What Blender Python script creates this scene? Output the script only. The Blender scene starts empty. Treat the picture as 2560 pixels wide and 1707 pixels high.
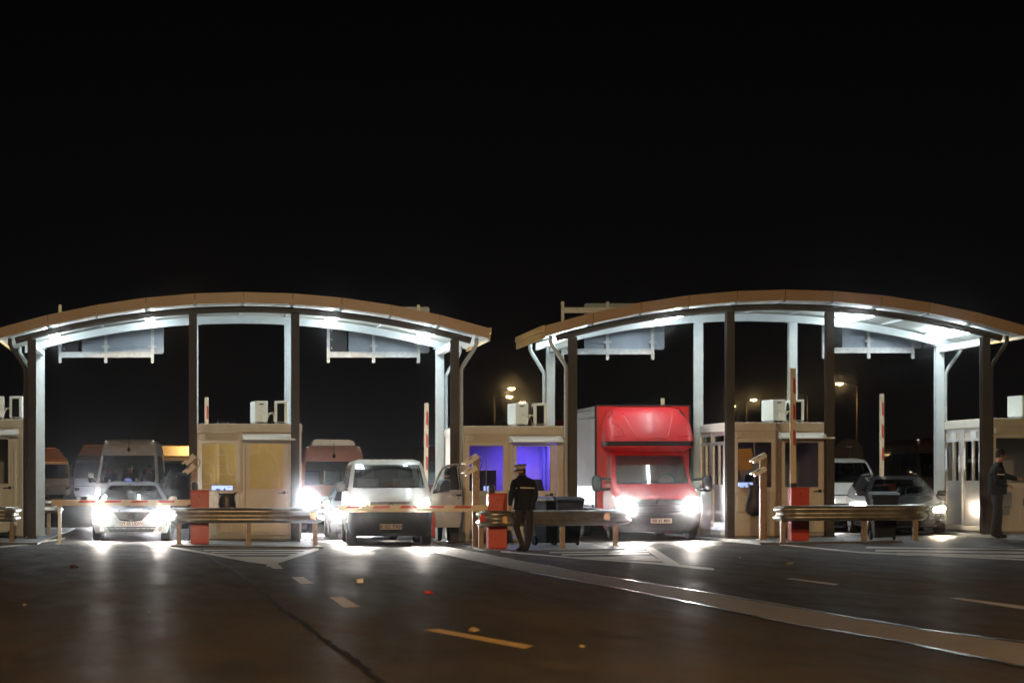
import bpy, bmesh, math, random
from mathutils import Vector, Matrix
random.seed(11)
R = math.radians
scene = bpy.context.scene
COL = scene.collection

# ---------------------------------------------------------------- picture geometry (measured on the photograph)
F, CX, CY, HC = 5553.0, 430.0, 1108.0, 1.43       # focal length in measuring units, axis point, camera height

def gz(x):                                         # the road falls gently towards the drain strip between the carriageways
    d = min(abs(x - 6.5), 24.0)
    return (0.010 if x < 6.5 else 0.016) * (math.sqrt(d * d + 1) - 1)

def PX(px, Y): return (px - CX) * Y / F
def PZ(py, Y): return HC + (CY - py) * Y / F

def GP(px, py, off=0.0):                           # point of the road surface seen at a measured place
    Y = HC * F / (py - CY)
    for _ in range(30):
        Y = (HC - gz(PX(px, Y)) - off) * F / (py - CY)
    return Vector((PX(px, Y), Y, gz(PX(px, Y)) + off))

# ---------------------------------------------------------------- materials
MATS = {}

def _nt(name):
    m = bpy.data.materials.new(name)
    m.use_nodes = True
    nt = m.node_tree
    for n in list(nt.nodes): nt.nodes.remove(n)
    out = nt.nodes.new('ShaderNodeOutputMaterial')
    return m, nt, out

def pm(name, col, rough=0.5, metal=0.0, var=0.18, scale=6.0, bump=0.0, bscale=60.0, coat=0.0, spec=0.5, rvar=0.12, stretch=None):
    m, nt, out = _nt(name)
    N, L = nt.nodes.new, nt.links.new
    b = N('ShaderNodeBsdfPrincipled')
    L(b.outputs[0], out.inputs[0])
    tc = N('ShaderNodeTexCoord')
    src = tc.outputs['Object']
    if stretch:
        mp = N('ShaderNodeMapping'); mp.inputs['Scale'].default_value = stretch
        L(src, mp.inputs[0]); src = mp.outputs[0]
    nz = N('ShaderNodeTexNoise'); nz.inputs['Scale'].default_value = scale; nz.inputs['Detail'].default_value = 6
    nz.inputs['Roughness'].default_value = 0.62
    L(src, nz.inputs['Vector'])
    cr = N('ShaderNodeValToRGB')
    cr.color_ramp.elements[0].position = 0.3; cr.color_ramp.elements[1].position = 0.7
    cr.color_ramp.elements[0].color = tuple(c * (1 - var) for c in col) + (1,)
    cr.color_ramp.elements[1].color = tuple(min(1, c * (1 + var)) for c in col) + (1,)
    L(nz.outputs['Fac'], cr.inputs[0]); L(cr.outputs[0], b.inputs['Base Color'])
    mr = N('ShaderNodeMapRange'); mr.inputs['To Min'].default_value = max(0.02, rough - rvar); mr.inputs['To Max'].default_value = min(1, rough + rvar)
    L(nz.outputs['Fac'], mr.inputs['Value']); L(mr.outputs[0], b.inputs['Roughness'])
    b.inputs['Metallic'].default_value = metal
    b.inputs['Specular IOR Level'].default_value = spec
    if coat:
        b.inputs['Coat Weight'].default_value = coat; b.inputs['Coat Roughness'].default_value = 0.06
    if bump:
        n2 = N('ShaderNodeTexNoise'); n2.inputs['Scale'].default_value = bscale; n2.inputs['Detail'].default_value = 4
        L(src, n2.inputs['Vector'])
        bp = N('ShaderNodeBump'); bp.inputs['Strength'].default_value = bump; bp.inputs['Distance'].default_value = 0.01
        L(n2.outputs['Fac'], bp.inputs['Height']); L(bp.outputs[0], b.inputs['Normal'])
    MATS[name] = m
    return m

def em(name, col, strength):
    m, nt, out = _nt(name)
    e = nt.nodes.new('ShaderNodeEmission')
    e.inputs[0].default_value = tuple(col) + (1,); e.inputs[1].default_value = strength
    nt.links.new(e.outputs[0], out.inputs[0])
    MATS[name] = m
    return m

def glass(name, tint, gloss=1.0, ior=1.5, rough=0.03):
    m, nt, out = _nt(name)
    N, L = nt.nodes.new, nt.links.new
    tr = N('ShaderNodeBsdfTransparent'); tr.inputs[0].default_value = tuple(tint) + (1,)
    gl = N('ShaderNodeBsdfGlossy'); gl.inputs['Roughness'].default_value = rough
    gl.inputs[0].default_value = (gloss, gloss, gloss, 1)
    fr = N('ShaderNodeFresnel'); fr.inputs[0].default_value = ior
    nz = N('ShaderNodeTexNoise'); nz.inputs['Scale'].default_value = 2.0
    bp = N('ShaderNodeBump'); bp.inputs['Strength'].default_value = 0.04; bp.inputs['Distance'].default_value = 0.05
    tc = N('ShaderNodeTexCoord'); L(tc.outputs['Object'], nz.inputs['Vector']); L(nz.outputs['Fac'], bp.inputs['Height'])
    L(bp.outputs[0], gl.inputs['Normal'])
    mx = N('ShaderNodeMixShader')
    L(fr.outputs[0], mx.inputs[0]); L(tr.outputs[0], mx.inputs[1]); L(gl.outputs[0], mx.inputs[2])
    L(mx.outputs[0], out.inputs[0])
    MATS[name] = m
    return m

# ---------------------------------------------------------------- mesh builder
class MB:
    def __init__(s):
        s.v, s.f, s.m, s.s = [], [], [], []
    def add(s, vs, fs, mat=0, smooth=False):
        o = len(s.v)
        s.v += [tuple(v) for v in vs]
        for f in fs:
            s.f.append(tuple(i + o for i in f)); s.m.append(mat); s.s.append(smooth)
        return s
    def box(s, x0, x1, y0, y1, z0, z1, mat=0):
        vs = [(x, y, z) for z in (z0, z1) for y in (y0, y1) for x in (x0, x1)]
        return s.add(vs, [(0, 2, 3, 1), (4, 5, 7, 6), (0, 1, 5, 4), (2, 6, 7, 3), (0, 4, 6, 2), (1, 3, 7, 5)], mat)
    def cbox(s, c, d, mat=0, rot=None):                       # box by centre and size, optional rotation matrix
        hx, hy, hz = d[0] / 2, d[1] / 2, d[2] / 2
        vs = [Vector((x, y, z)) for z in (-hz, hz) for y in (-hy, hy) for x in (-hx, hx)]
        if rot is not None: vs = [rot @ v for v in vs]
        vs = [v + Vector(c) for v in vs]
        return s.add(vs, [(0, 2, 3, 1), (4, 5, 7, 6), (0, 1, 5, 4), (2, 6, 7, 3), (0, 4, 6, 2), (1, 3, 7, 5)], mat)
    def tube(s, pts, r, n=10, mat=0, caps=True):
        pts = [Vector(p) for p in pts]
        rs = r if isinstance(r, (list, tuple)) else [r] * len(pts)
        vs = []
        up = None
        for i, p in enumerate(pts):
            t = (pts[min(i + 1, len(pts) - 1)] - pts[max(i - 1, 0)]).normalized()
            if up is None:
                up = Vector((0, 0, 1)) if abs(t.z) < 0.9 else Vector((1, 0, 0))
            a = t.cross(up).normalized(); b = a.cross(t).normalized(); up = b
            for k in range(n):
                w = 2 * math.pi * k / n
                vs.append(p + a * math.cos(w) * rs[i] + b * math.sin(w) * rs[i])
        fs = []
        for i in range(len(pts) - 1):
            for k in range(n):
                fs.append((i * n + k, i * n + (k + 1) % n, (i + 1) * n + (k + 1) % n, (i + 1) * n + k))
        s.add(vs, fs, mat, True)
        if caps:
            o = len(s.v) - len(vs)
            s.f.append(tuple(o + k for k in range(n))[::-1]); s.m.append(mat); s.s.append(False)
            e = o + (len(pts) - 1) * n
            s.f.append(tuple(e + k for k in range(n))); s.m.append(mat); s.s.append(False)
        return s
    def prism(s, poly, y0, y1, mat=0):                        # polygon in the x-z plane pushed along y
        n = len(poly)
        vs = [(x, y0, z) for x, z in poly] + [(x, y1, z) for x, z in poly]
        fs = [tuple(range(n)), tuple(range(n, 2 * n))[::-1]] + [(k, n + k, n + (k + 1) % n, (k + 1) % n) for k in range(n)]
        return s.add(vs, fs, mat)
    def prismx(s, poly, x0, x1, mat=0):                       # polygon in the y-z plane pushed along x
        n = len(poly)
        vs = [(x0, y, z) for y, z in poly] + [(x1, y, z) for y, z in poly]
        fs = [tuple(range(n)), tuple(range(n, 2 * n))[::-1]] + [(k, n + k, n + (k + 1) % n, (k + 1) % n) for k in range(n)]
        return s.add(vs, fs, mat)
    def lathex(s, prof, c, n=24, mat=0):                      # profile (x, radius) turned about the x axis through c
        vs = []
        for x, r in prof:
            for k in range(n):
                w = 2 * math.pi * k / n
                vs.append((c[0] + x, c[1] + r * math.cos(w), c[2] + r * math.sin(w)))
        fs = []
        for i in range(len(prof) - 1):
            for k in range(n):
                fs.append((i * n + k, i * n + (k + 1) % n, (i + 1) * n + (k + 1) % n, (i + 1) * n + k))
        fs.append(tuple(range(n))[::-1]); fs.append(tuple((len(prof) - 1) * n + k for k in range(n)))
        return s.add(vs, fs, mat, True)
    def lathez(s, prof, c, n=20, mat=0):
        vs = []
        for z, r in prof:
            for k in range(n):
                w = 2 * math.pi * k / n
                vs.append((c[0] + r * math.cos(w), c[1] + r * math.sin(w), c[2] + z))
        fs = []
        for i in range(len(prof) - 1):
            for k in range(n):
                fs.append((i * n + k, i * n + (k + 1) % n, (i + 1) * n + (k + 1) % n, (i + 1) * n + k))
        fs.append(tuple(range(n))[::-1]); fs.append(tuple((len(prof) - 1) * n + k for k in range(n)))
        return s.add(vs, fs, mat, True)
    def grid(s, fn, nu, nv, mat=0, smooth=True):
        vs = [fn(u / nu, v / nv) for v in range(nv + 1) for u in range(nu + 1)]
        w = nu + 1
        fs = [(v * w + u, v * w + u + 1, (v + 1) * w + u + 1, (v + 1) * w + u) for v in range(nv) for u in range(nu)]
        return s.add(vs, fs, mat, smooth)
    def build(s, name, mats, parent=None, bevel=0.0, recalc=True, sharp=38):
        me = bpy.data.meshes.new(name)
        me.from_pydata(s.v, [], s.f)
        if not isinstance(mats, (list, tuple)): mats = [mats]
        for m in mats: me.materials.append(MATS[m] if isinstance(m, str) else m)
        for p, mi, sm in zip(me.polygons, s.m, s.s):
            p.material_index = mi; p.use_smooth = sm
        me.update()
        if recalc:
            bm = bmesh.new(); bm.from_mesh(me)
            bmesh.ops.recalc_face_normals(bm, faces=bm.faces)
            bm.to_mesh(me); bm.free()
        if any(s.s): me.set_sharp_from_angle(angle=R(sharp))
        o = bpy.data.objects.new(name, me)
        COL.objects.link(o)
        if parent is not None: o.parent = parent
        if bevel:
            md = o.modifiers.new('bevel', 'BEVEL'); md.width = bevel; md.segments = 2; md.limit_method = 'ANGLE'; md.angle_limit = R(40)
        return o

def thing(name, label, cat, loc=(0, 0, 0), rotz=0.0, group=None):
    o = bpy.data.objects.new(name, None)
    COL.objects.link(o)
    o.empty_display_size = 0.2
    o.location = loc; o.rotation_euler = (0, 0, rotz)
    o['label'] = label; o['category'] = cat
    if group: o['group'] = group
    return o

def tag(o, label, cat, group=None, loc=None):
    o['label'] = label; o['category'] = cat
    if group: o['group'] = group
    if loc is not None: o.location = loc
    return o

def struct(o, kind='structure'):
    o['kind'] = kind
    return o

def dup(root, loc, rotz, label, group=None):
    def cp(o, par):
        c = o.copy(); COL.objects.link(c)
        if par is not None: c.parent = par
        for ch in list(o.children): cp(ch, c)
        return c
    r = cp(root, None)
    r.location = loc; r.rotation_euler = (0, 0, rotz)
    r['label'] = label
    if group: r['group'] = group
    return r

def lettering(text, size, parent, mat, loc, name='lettering', rot=(math.pi / 2, 0, 0), align='CENTER', sx=1.0):
    cu = bpy.data.curves.new('txt', 'FONT')
    cu.body = text; cu.size = size; cu.align_x = align; cu.align_y = 'CENTER'; cu.extrude = 0.002; cu.offset = size * .012
    t = bpy.data.objects.new('txt', cu)
    COL.objects.link(t)
    dg = bpy.context.evaluated_depsgraph_get()
    me = bpy.data.meshes.new_from_object(t.evaluated_get(dg))
    bpy.data.objects.remove(t)
    for v in me.vertices: v.co.x *= sx
    me.materials.clear(); me.materials.append(MATS[mat])
    o = bpy.data.objects.new(name, me)
    COL.objects.link(o)
    o.parent = parent; o.location = loc; o.rotation_euler = rot
    return o

# ---------------------------------------------------------------- the palette
pm('white_panel', (0.62, 0.58, 0.50), 0.45, var=0.06, scale=3, bump=0.05)
pm('wall_panel', (0.58, 0.53, 0.45), 0.5, var=0.08, scale=2.5, bump=0.35, bscale=9, stretch=(8, 1, 0.15))
pm('frame_white', (0.66, 0.62, 0.55), 0.4, var=0.05)
pm('fascia_lit', (0.72, 0.46, 0.17), 0.42, var=0.07, scale=1.5)  # lamp glow on the canopy ends put into the colour
pm('fascia', (0.50, 0.31, 0.18), 0.42, var=0.07, scale=1.5)
pm('roof_sheet', (0.44, 0.48, 0.45), 0.5, var=0.08, scale=2)
pm('steel_lit', (0.44, 0.48, 0.49), 0.4, var=0.08, scale=4)  # brightness under the canopy lights put into the colour
pm('steel_shaded', (0.085, 0.078, 0.076), 0.6, spec=.2, var=0.15, scale=3)  # shade on the front steelwork put into the colour
pm('galvanised', (0.42, 0.43, 0.43), 0.42, metal=0.6, var=0.22, scale=9)
pm('rail_metal', (0.36, 0.33, 0.28), 0.38, metal=0.75, var=0.3, scale=5, bump=0.08, bscale=30)
pm('aluminium', (0.72, 0.72, 0.72), 0.32, metal=0.85, var=0.1, scale=3, stretch=(6, 6, 0.6))
pm('sign_back', (0.24, 0.28, 0.33), 0.38, metal=0.35, var=0.15, scale=2)
pm('black_plastic', (0.016, 0.016, 0.018), 0.5, var=0.3)
pm('bumper_plastic', (0.012, 0.0115, 0.0125), 0.6, spec=.25, var=0.2, bump=0.1, bscale=180)
pm('rubber', (0.014, 0.014, 0.014), 0.75, var=0.3, bump=0.2, bscale=90)
pm('chrome', (0.75, 0.76, 0.78), 0.12, metal=1.0, var=0.05)
pm('rim_alloy', (0.42, 0.43, 0.45), 0.3, metal=0.9, var=0.1)
pm('red_cabinet', (0.55, 0.045, 0.022), 0.42, var=0.1, scale=3)
pm('arm_white', (0.70, 0.60, 0.44), 0.4, var=0.08)
pm('stripe_red', (0.50, 0.02, 0.02), 0.4, var=0.1)
pm('cam_white', (0.74, 0.71, 0.64), 0.4, var=0.05)
pm('rust_steel', (0.26, 0.19, 0.13), 0.55, metal=0.3, var=0.3, scale=12)
pm('ac_white', (0.72, 0.74, 0.68), 0.42, var=0.05)
pm('coil_dark', (0.010, 0.012, 0.015), 0.8, spec=0.1, metal=0.0, var=0.3, scale=40)
pm('paint_silver', (0.34, 0.36, 0.37), 0.28, metal=0.55, var=0.04, coat=0.6, rvar=.025)
pm('paint_beige', (0.46, 0.43, 0.375), 0.42, metal=0.0, var=0.05, coat=0.15, rvar=.025)
pm('cabinet_dark', (.05, .045, .05), .6)
pm('paint_white', (0.80, 0.80, 0.78), 0.32, var=0.05, coat=0.5, rvar=.025)
pm('paint_white_dirty', (0.74, 0.68, 0.64), 0.42, var=0.12, coat=0.3, rvar=.025)
pm('paint_red', (0.47, 0.008, 0.012), 0.48, var=0.05, scale=2, coat=0.08, rvar=.04)
pm('paint_rose_lit', (0.66, 0.30, 0.22), 0.42, var=0.08, coat=0.3, rvar=.025)  # red glow of taillights put into the body colour
pm('paint_maroon', (0.16, 0.02, 0.022), 0.4, var=0.1, coat=0.4, rvar=.025)
pm('paint_dark', (0.030, 0.030, 0.034), 0.24, metal=0.2, var=0.08, coat=0.8, rvar=.025)
pm('paint_blue_grey', (0.30, 0.34, 0.42), 0.28, metal=0.4, var=0.06, coat=0.6, rvar=.025)
pm('paint_brown', (0.07, 0.032, 0.02), 0.4, var=0.1, coat=0.4, rvar=.025)
pm('tarp_grey', (0.30, 0.28, 0.26), 0.6, var=0.1, scale=1.6, bump=0.3, bscale=3)
pm('tarp_yellow', (0.50, 0.40, 0.22), 0.6, var=0.12, scale=1.0)
pm('tarp_rust', (0.34, 0.12, 0.07), 0.6, var=0.12, scale=1.0)
pm('plate_paint', (0.66, 0.56, 0.46), 0.5, var=0.05)
pm('letter_black', (0.012, 0.012, 0.014), 0.6, var=0.1)
pm('seat_cloth', (0.07, 0.07, 0.075), 0.9, var=0.2)
pm('dash_plastic', (0.05, 0.055, 0.055), 0.7, var=0.2)
pm('jacket_navy', (0.006, 0.007, 0.012), 0.75, spec=.25, var=0.35, scale=14, bump=0.6, bscale=14)
pm('trousers_grey', (0.026, 0.025, 0.028), 0.85, var=0.25, scale=12, bump=0.5, bscale=12)
pm('skin', (0.50, 0.26, 0.18), 0.5, var=0.08)
pm('hair_dark', (0.02, 0.014, 0.01), 0.7, var=0.3, scale=40)
pm('hoodie_grey', (0.55, 0.57, 0.60), 0.9, var=0.12, scale=10, bump=0.6, bscale=12)
pm('denim_dark', (0.02, 0.022, 0.03), 0.85, var=0.25)
pm('shoe_black', (0.02, 0.02, 0.022), 0.35, var=0.2)
pm('cap_grey', (0.42, 0.35, 0.26), 0.7, var=0.08)
pm('reflective_strip', (0.75, 0.68, 0.50), 0.4, var=0.08)
pm('mask_blue', (0.45, 0.58, 0.68), 0.8, var=0.05)
pm('shirt_dim', (0.30, 0.32, 0.36), 0.9, var=0.15)
pm('bag_plastic', (0.02, 0.014, 0.014), 0.36, var=0.3, bump=0.8, bscale=16)
pm('bin_plastic', (0.008, 0.010, 0.018), 0.55, spec=.2, var=0.25)
pm('bin_lid_grey', (0.10, 0.095, 0.09), 0.35, var=0.2)
pm('reflector_amber', (0.80, 0.50, 0.22), 0.3, var=0.05)
pm('reflector_red', (0.75, 0.03, 0.02), 0.25, var=0.05)
pm('pole_grey', (0.08, 0.07, 0.065), 0.5, metal=0.3, var=0.15)
pm('paper_white', (0.75, 0.75, 0.74), 0.8, var=0.03)
pm('litter_red', (0.60, 0.05, 0.03), 0.5, var=0.15)
pm('litter_dark', (0.04, 0.02, 0.02), 0.6, var=0.3)
pm('litter_tan', (0.34, 0.24, 0.13), 0.7, var=0.2)
pm('concrete', (0.24, 0.21, 0.18), 0.6, var=0.22, scale=1.8, bump=0.3, bscale=25)
pm('paving', (0.085, 0.095, 0.095), 0.6, var=0.22, scale=1.3, bump=0.3, bscale=30)
pm('road_paint', (0.60, 0.54, 0.45), 0.55, var=0.25, scale=7, bump=0.2, bscale=50)
pm('road_paint_yellow', (0.66, 0.42, 0.12), 0.55, var=0.2, scale=7)
pm('crack_fill', (0.016, 0.015, 0.015), 0.8, var=0.3, scale=20, spec=.15)
pm('tar_seal', (0.04, 0.038, 0.036), 0.22, var=0.3, scale=20, bump=0.3, bscale=40)
pm('bottle_glass', (0.3, 0.34, 0.33), 0.15, var=0.2)
glass('windscreen', (0.55, 0.62, 0.59), ior=1.85, rough=0.012)
glass('dark_glass', (0.10, 0.11, 0.12), ior=1.5, rough=0.02)
glass('clear_pane', (0.86, 0.88, 0.9), ior=1.5, rough=0.01)
em('tube_light', (0.84, 0.95, 1.0), 37.0)
em('headlight_white', (1.0, 0.97, 0.93), 480.0)
em('headlight_warm', (1.0, 0.82, 0.58), 130.0)
em('lamp_low', (1.0, 0.35, 0.18), 3.0)
em('sodium_lamp', (1.0, 0.66, 0.28), 60.0)
em('beacon_blue', (.30, .36, 1.0), .7)
pm('sign_dim', (.05, .03, .024), .6)
pm('kerb_stone', (.11, .105, .10), .7, var=.2)
em('screen_blue', (0.42, 0.52, 1.0), 1.6)

def asphalt():
    m, nt, out = _nt('asphalt')
    N, L = nt.nodes.new, nt.links.new
    dif = N('ShaderNodeBsdfDiffuse'); dif.inputs['Roughness'].default_value = .6
    glo = N('ShaderNodeBsdfGlossy'); glo.inputs[0].default_value = (.9, .88, .85, 1)
    mxs = N('ShaderNodeMixShader'); L(dif.outputs[0], mxs.inputs[1]); L(glo.outputs[0], mxs.inputs[2]); L(mxs.outputs[0], out.inputs[0])
    tc = N('ShaderNodeTexCoord')
    big = N('ShaderNodeTexNoise'); big.inputs['Scale'].default_value = 0.35; big.inputs['Detail'].default_value = 5
    mp = N('ShaderNodeMapping'); mp.inputs['Scale'].default_value = (1.0, 0.35, 1)
    L(tc.outputs['Object'], mp.inputs[0]); L(mp.outputs[0], big.inputs['Vector'])
    fine = N('ShaderNodeTexNoise'); fine.inputs['Scale'].default_value = 70; fine.inputs['Detail'].default_value = 3
    L(tc.outputs['Object'], fine.inputs['Vector'])
    vor = N('ShaderNodeTexVoronoi'); vor.inputs['Scale'].default_value = 120
    L(tc.outputs['Object'], vor.inputs['Vector'])
    cr = N('ShaderNodeValToRGB')
    cr.color_ramp.elements[0].color = (0.017, 0.014, 0.011, 1); cr.color_ramp.elements[0].position = 0.3
    cr.color_ramp.elements[1].color = (0.043, 0.035, 0.028, 1); cr.color_ramp.elements[1].position = 0.72
    L(big.outputs['Fac'], cr.inputs[0])
    c2 = N('ShaderNodeValToRGB')
    c2.color_ramp.elements[0].color = (0.72, 0.72, 0.72, 1); c2.color_ramp.elements[0].position = 0.35
    c2.color_ramp.elements[1].color = (1.25, 1.25, 1.25, 1); c2.color_ramp.elements[1].position = 0.7
    L(fine.outputs['Fac'], c2.inputs[0])
    mx0 = N('ShaderNodeMix'); mx0.data_type = 'RGBA'; mx0.blend_type = 'MULTIPLY'; mx0.inputs[0].default_value = 1.0
    L(cr.outputs[0], mx0.inputs[6]); L(c2.outputs[0], mx0.inputs[7])
    st = N('ShaderNodeTexNoise'); st.inputs['Scale'].default_value = 2.2; st.inputs['Detail'].default_value = 8; st.inputs['Roughness'].default_value = .7
    mp2 = N('ShaderNodeMapping'); mp2.inputs['Scale'].default_value = (1.0, .22, 1); mp2.inputs['Rotation'].default_value = (0, 0, .12)
    L(tc.outputs['Object'], mp2.inputs[0]); L(mp2.outputs[0], st.inputs['Vector'])
    c3 = N('ShaderNodeValToRGB')
    c3.color_ramp.elements[0].color = (0.38, 0.38, 0.38, 1); c3.color_ramp.elements[0].position = 0.34
    c3.color_ramp.elements[1].color = (1.35, 1.33, 1.3, 1); c3.color_ramp.elements[1].position = 0.62
    L(st.outputs['Fac'], c3.inputs[0])
    mx = N('ShaderNodeMix'); mx.data_type = 'RGBA'; mx.blend_type = 'MULTIPLY'; mx.inputs[0].default_value = 1.0
    L(mx0.outputs[2], mx.inputs[6]); L(c3.outputs[0], mx.inputs[7])
    L(mx.outputs[2], dif.inputs[0])
    mr = N('ShaderNodeMapRange'); mr.inputs['From Min'].default_value = 0.3; mr.inputs['From Max'].default_value = 0.7
    mr.inputs['To Min'].default_value = 0.30; mr.inputs['To Max'].default_value = 0.5
    L(big.outputs['Fac'], mr.inputs['Value']); L(mr.outputs[0], glo.inputs['Roughness'])
    wet = N('ShaderNodeMapRange'); wet.inputs['From Min'].default_value = 0.35; wet.inputs['From Max'].default_value = 0.68
    wet.inputs['To Min'].default_value = 0.19; wet.inputs['To Max'].default_value = 0.06
    L(st.outputs['Fac'], wet.inputs['Value']); L(wet.outputs[0], mxs.inputs[0])
    ad = N('ShaderNodeMath'); ad.operation = 'ADD'
    L(fine.outputs['Fac'], ad.inputs[0]); L(vor.outputs['Distance'], ad.inputs[1])
    gr = N('ShaderNodeTexNoise'); gr.inputs['Scale'].default_value = 9; gr.inputs['Detail'].default_value = 6; gr.inputs['Roughness'].default_value = .75
    L(tc.outputs['Object'], gr.inputs['Vector'])
    ad2 = N('ShaderNodeMath'); ad2.operation = 'MULTIPLY_ADD'; ad2.inputs[1].default_value = 2.5
    L(gr.outputs['Fac'], ad2.inputs[0]); L(ad.outputs[0], ad2.inputs[2])
    bp = N('ShaderNodeBump'); bp.inputs['Strength'].default_value = 0.5; bp.inputs['Distance'].default_value = 0.006
    L(ad2.outputs[0], bp.inputs['Height']); L(bp.outputs[0], dif.inputs['Normal']); L(bp.outputs[0], glo.inputs['Normal'])
    MATS['asphalt'] = m
asphalt()

def film_glass():                                   # crinkled amber sun film stuck behind the panes of the unmanned booth
    m, nt, out = _nt('amber_film')
    N, L = nt.nodes.new, nt.links.new
    b = N('ShaderNodeBsdfPrincipled'); L(b.outputs[0], out.inputs[0])
    tc = N('ShaderNodeTexCoord')
    mp = N('ShaderNodeMapping'); mp.inputs['Scale'].default_value = (1.6, 1.6, 1.0); mp.inputs['Rotation'].default_value = (0, 0.6, 0)
    L(tc.outputs['Object'], mp.inputs[0])
    w = N('ShaderNodeTexWave'); w.wave_profile = 'SIN'; w.inputs['Scale'].default_value = 0.3; w.inputs['Distortion'].default_value = 22; w.inputs['Detail'].default_value = 4
    w.inputs['Detail Scale'].default_value = 1.2
    L(mp.outputs[0], w.inputs['Vector'])
    cr = N('ShaderNodeValToRGB')
    cr.color_ramp.elements[0].color = (0.52, 0.42, 0.11, 1); cr.color_ramp.elements[0].position = 0.9
    cr.color_ramp.elements[1].color = (0.60, 0.48, 0.15, 1); cr.color_ramp.elements[1].position = 1.0
    L(w.outputs['Fac'], cr.inputs[0]); L(cr.outputs[0], b.inputs['Base Color'])
    b.inputs['Roughness'].default_value = 0.28
    bp = N('ShaderNodeBump'); bp.inputs['Strength'].default_value = 0.12; bp.inputs['Distance'].default_value = 0.02
    L(w.outputs['Fac'], bp.inputs['Height']); L(bp.outputs[0], b.inputs['Normal'])
    MATS['amber_film'] = m
film_glass()
# ================================================================ ROAD, ISLANDS, PAINT
def build_ground():
    xs = [-700, -300, -120, -60, -35] + [-25 + 0.5 * i for i in range(121)] + [50, 80, 140, 320, 700]
    ys = [-60, 0, 10] + [14 + 2 * i for i in range(45)] + [120, 150, 200, 300, 500, 900]
    vs = [(x, y, gz(x)) for y in ys for x in xs]
    w = len(xs)
    fs = [(j * w + i, j * w + i + 1, (j + 1) * w + i + 1, (j + 1) * w + i) for j in range(len(ys) - 1) for i in range(w - 1)]
    o = MB().add(vs, fs, 0, True).build('road', 'asphalt', recalc=False)
    return struct(o)
build_ground()

def quad_on_road(mb, p, off, n=10, m=3, thick=0.0):
    P = [Vector((q[0], q[1], 0)) for q in p]
    def fn(u, v):
        a = P[0].lerp(P[1], u); b = P[3].lerp(P[2], u); c = a.lerp(b, v)
        return (c.x, c.y, gz(c.x) + off)
    mb.grid(fn, n, m, 0, False)
    if thick:
        for a, b in ((0, 1), (1, 2), (2, 3), (3, 0)):
            def sd(u, v, A=P[a], B=P[b]):
                c = A.lerp(B, u)
                return (c.x, c.y, gz(c.x) + off - thick * v)
            mb.grid(sd, n, 1, 0, False)
    return mb

def seen(pts): return [GP(*q) for q in pts]

def marking(name, quads, off=0.004, mat='road_paint', n=8, m=2, label=None):
    mb = MB()
    for q in quads: quad_on_road(mb, seen(q), off, n, m)
    return struct(mb.build(name, mat, recalc=False))

# traffic islands: low paved platforms the booths stand on
ISL = {}
def island(key, x0, x1, y0, y1, h, nose=0.5):
    mb = MB()
    quad_on_road(mb, [(x0, y0), (x1, y0), (x1, y1), (x0, y1)], h, 12, 4, h + 0.05)
    struct(mb.build('traffic_island', 'paving', recalc=False))
    kb = MB()
    quad_on_road(kb, [(x0 - .1, y0 - .12), (x1 + .1, y0 - .12), (x1 + .1, y0 - .002), (x0 - .1, y0 - .002)], h * .55, 10, 1, h + .05)
    quad_on_road(kb, [(x0 - .1, y0), (x0 - .002, y0), (x0 - .002, y1), (x0 - .1, y1)], h + .006, 1, 10, h + .05)
    quad_on_road(kb, [(x1 + .002, y0), (x1 + .1, y0), (x1 + .1, y1), (x1 + .002, y1)], h + .006, 1, 10, h + .05)
    struct(kb.build('kerb', 'kerb_stone', recalc=False))
    ISL[key] = h
island(1, -9.5, -3.35, 52.5, 70, 0.035)
island(2, -0.25, 2.80, 51.6, 70, 0.035)
island(3, 6.30, 9.05, 50.6, 70, 0.02)
island(4, 12.55, 15.45, 52.6, 70, 0.045)
island(5, 18.45, 27.5, 51.8, 70, 0.05)
def top(key, x): return gz(x) + ISL[key]

# concrete drain strip between the two carriageways
def drain():
    up = [(940, 1241), (1000, 1250), (1176, 1283.5), (1326, 1314), (1456, 1336), (1651, 1366), (1876, 1406), (2126, 1448.5), (2352, 1478), (2700, 1530)]
    lo = [(905, 1250), (975, 1265), (1176, 1307), (1326, 1333.5), (1476, 1361), (1626, 1391), (1826, 1433.5), (2076, 1473.5), (2201, 1500), (2352, 1530), (2700, 1600)]
    n = 60
    def samp(poly, t):
        x = 945 + (2690 - 945) * t
        for (a, b), (c, d) in zip(poly, poly[1:]):
            if a <= x <= c: return GP(x, b + (d - b) * (x - a) / (c - a))
        return GP(x, poly[-1][1])
    vs, ed = [], []
    for i in range(n + 1):
        t = i / n
        a, b = samp(up, t), samp(lo, t)
        vs += [(a.x, a.y, gz(a.x) + .006), (b.x, b.y, gz(b.x) + .006)]
    fs = [(2 * i, 2 * i + 1, 2 * i + 3, 2 * i + 2) for i in range(n)]
    struct(MB().add(vs, fs).build('drain_strip', 'concrete', recalc=False))
    # wet joints with old sealing compound along both edges
    for poly, sgn in ((up, 1), (lo, -1)):
        vs = []
        for i in range(n + 1):
            a = samp(poly, i / n); w = 0.05 + 0.05 * random.random()
            vs += [(a.x, a.y + sgn * .01, gz(a.x) + .011), (a.x + sgn * w * .8, a.y + sgn * w * 2.2, gz(a.x) + .011)]
        struct(MB().add(vs, fs).build('wet_joint', 'tar_seal', recalc=False))
drain()

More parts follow.
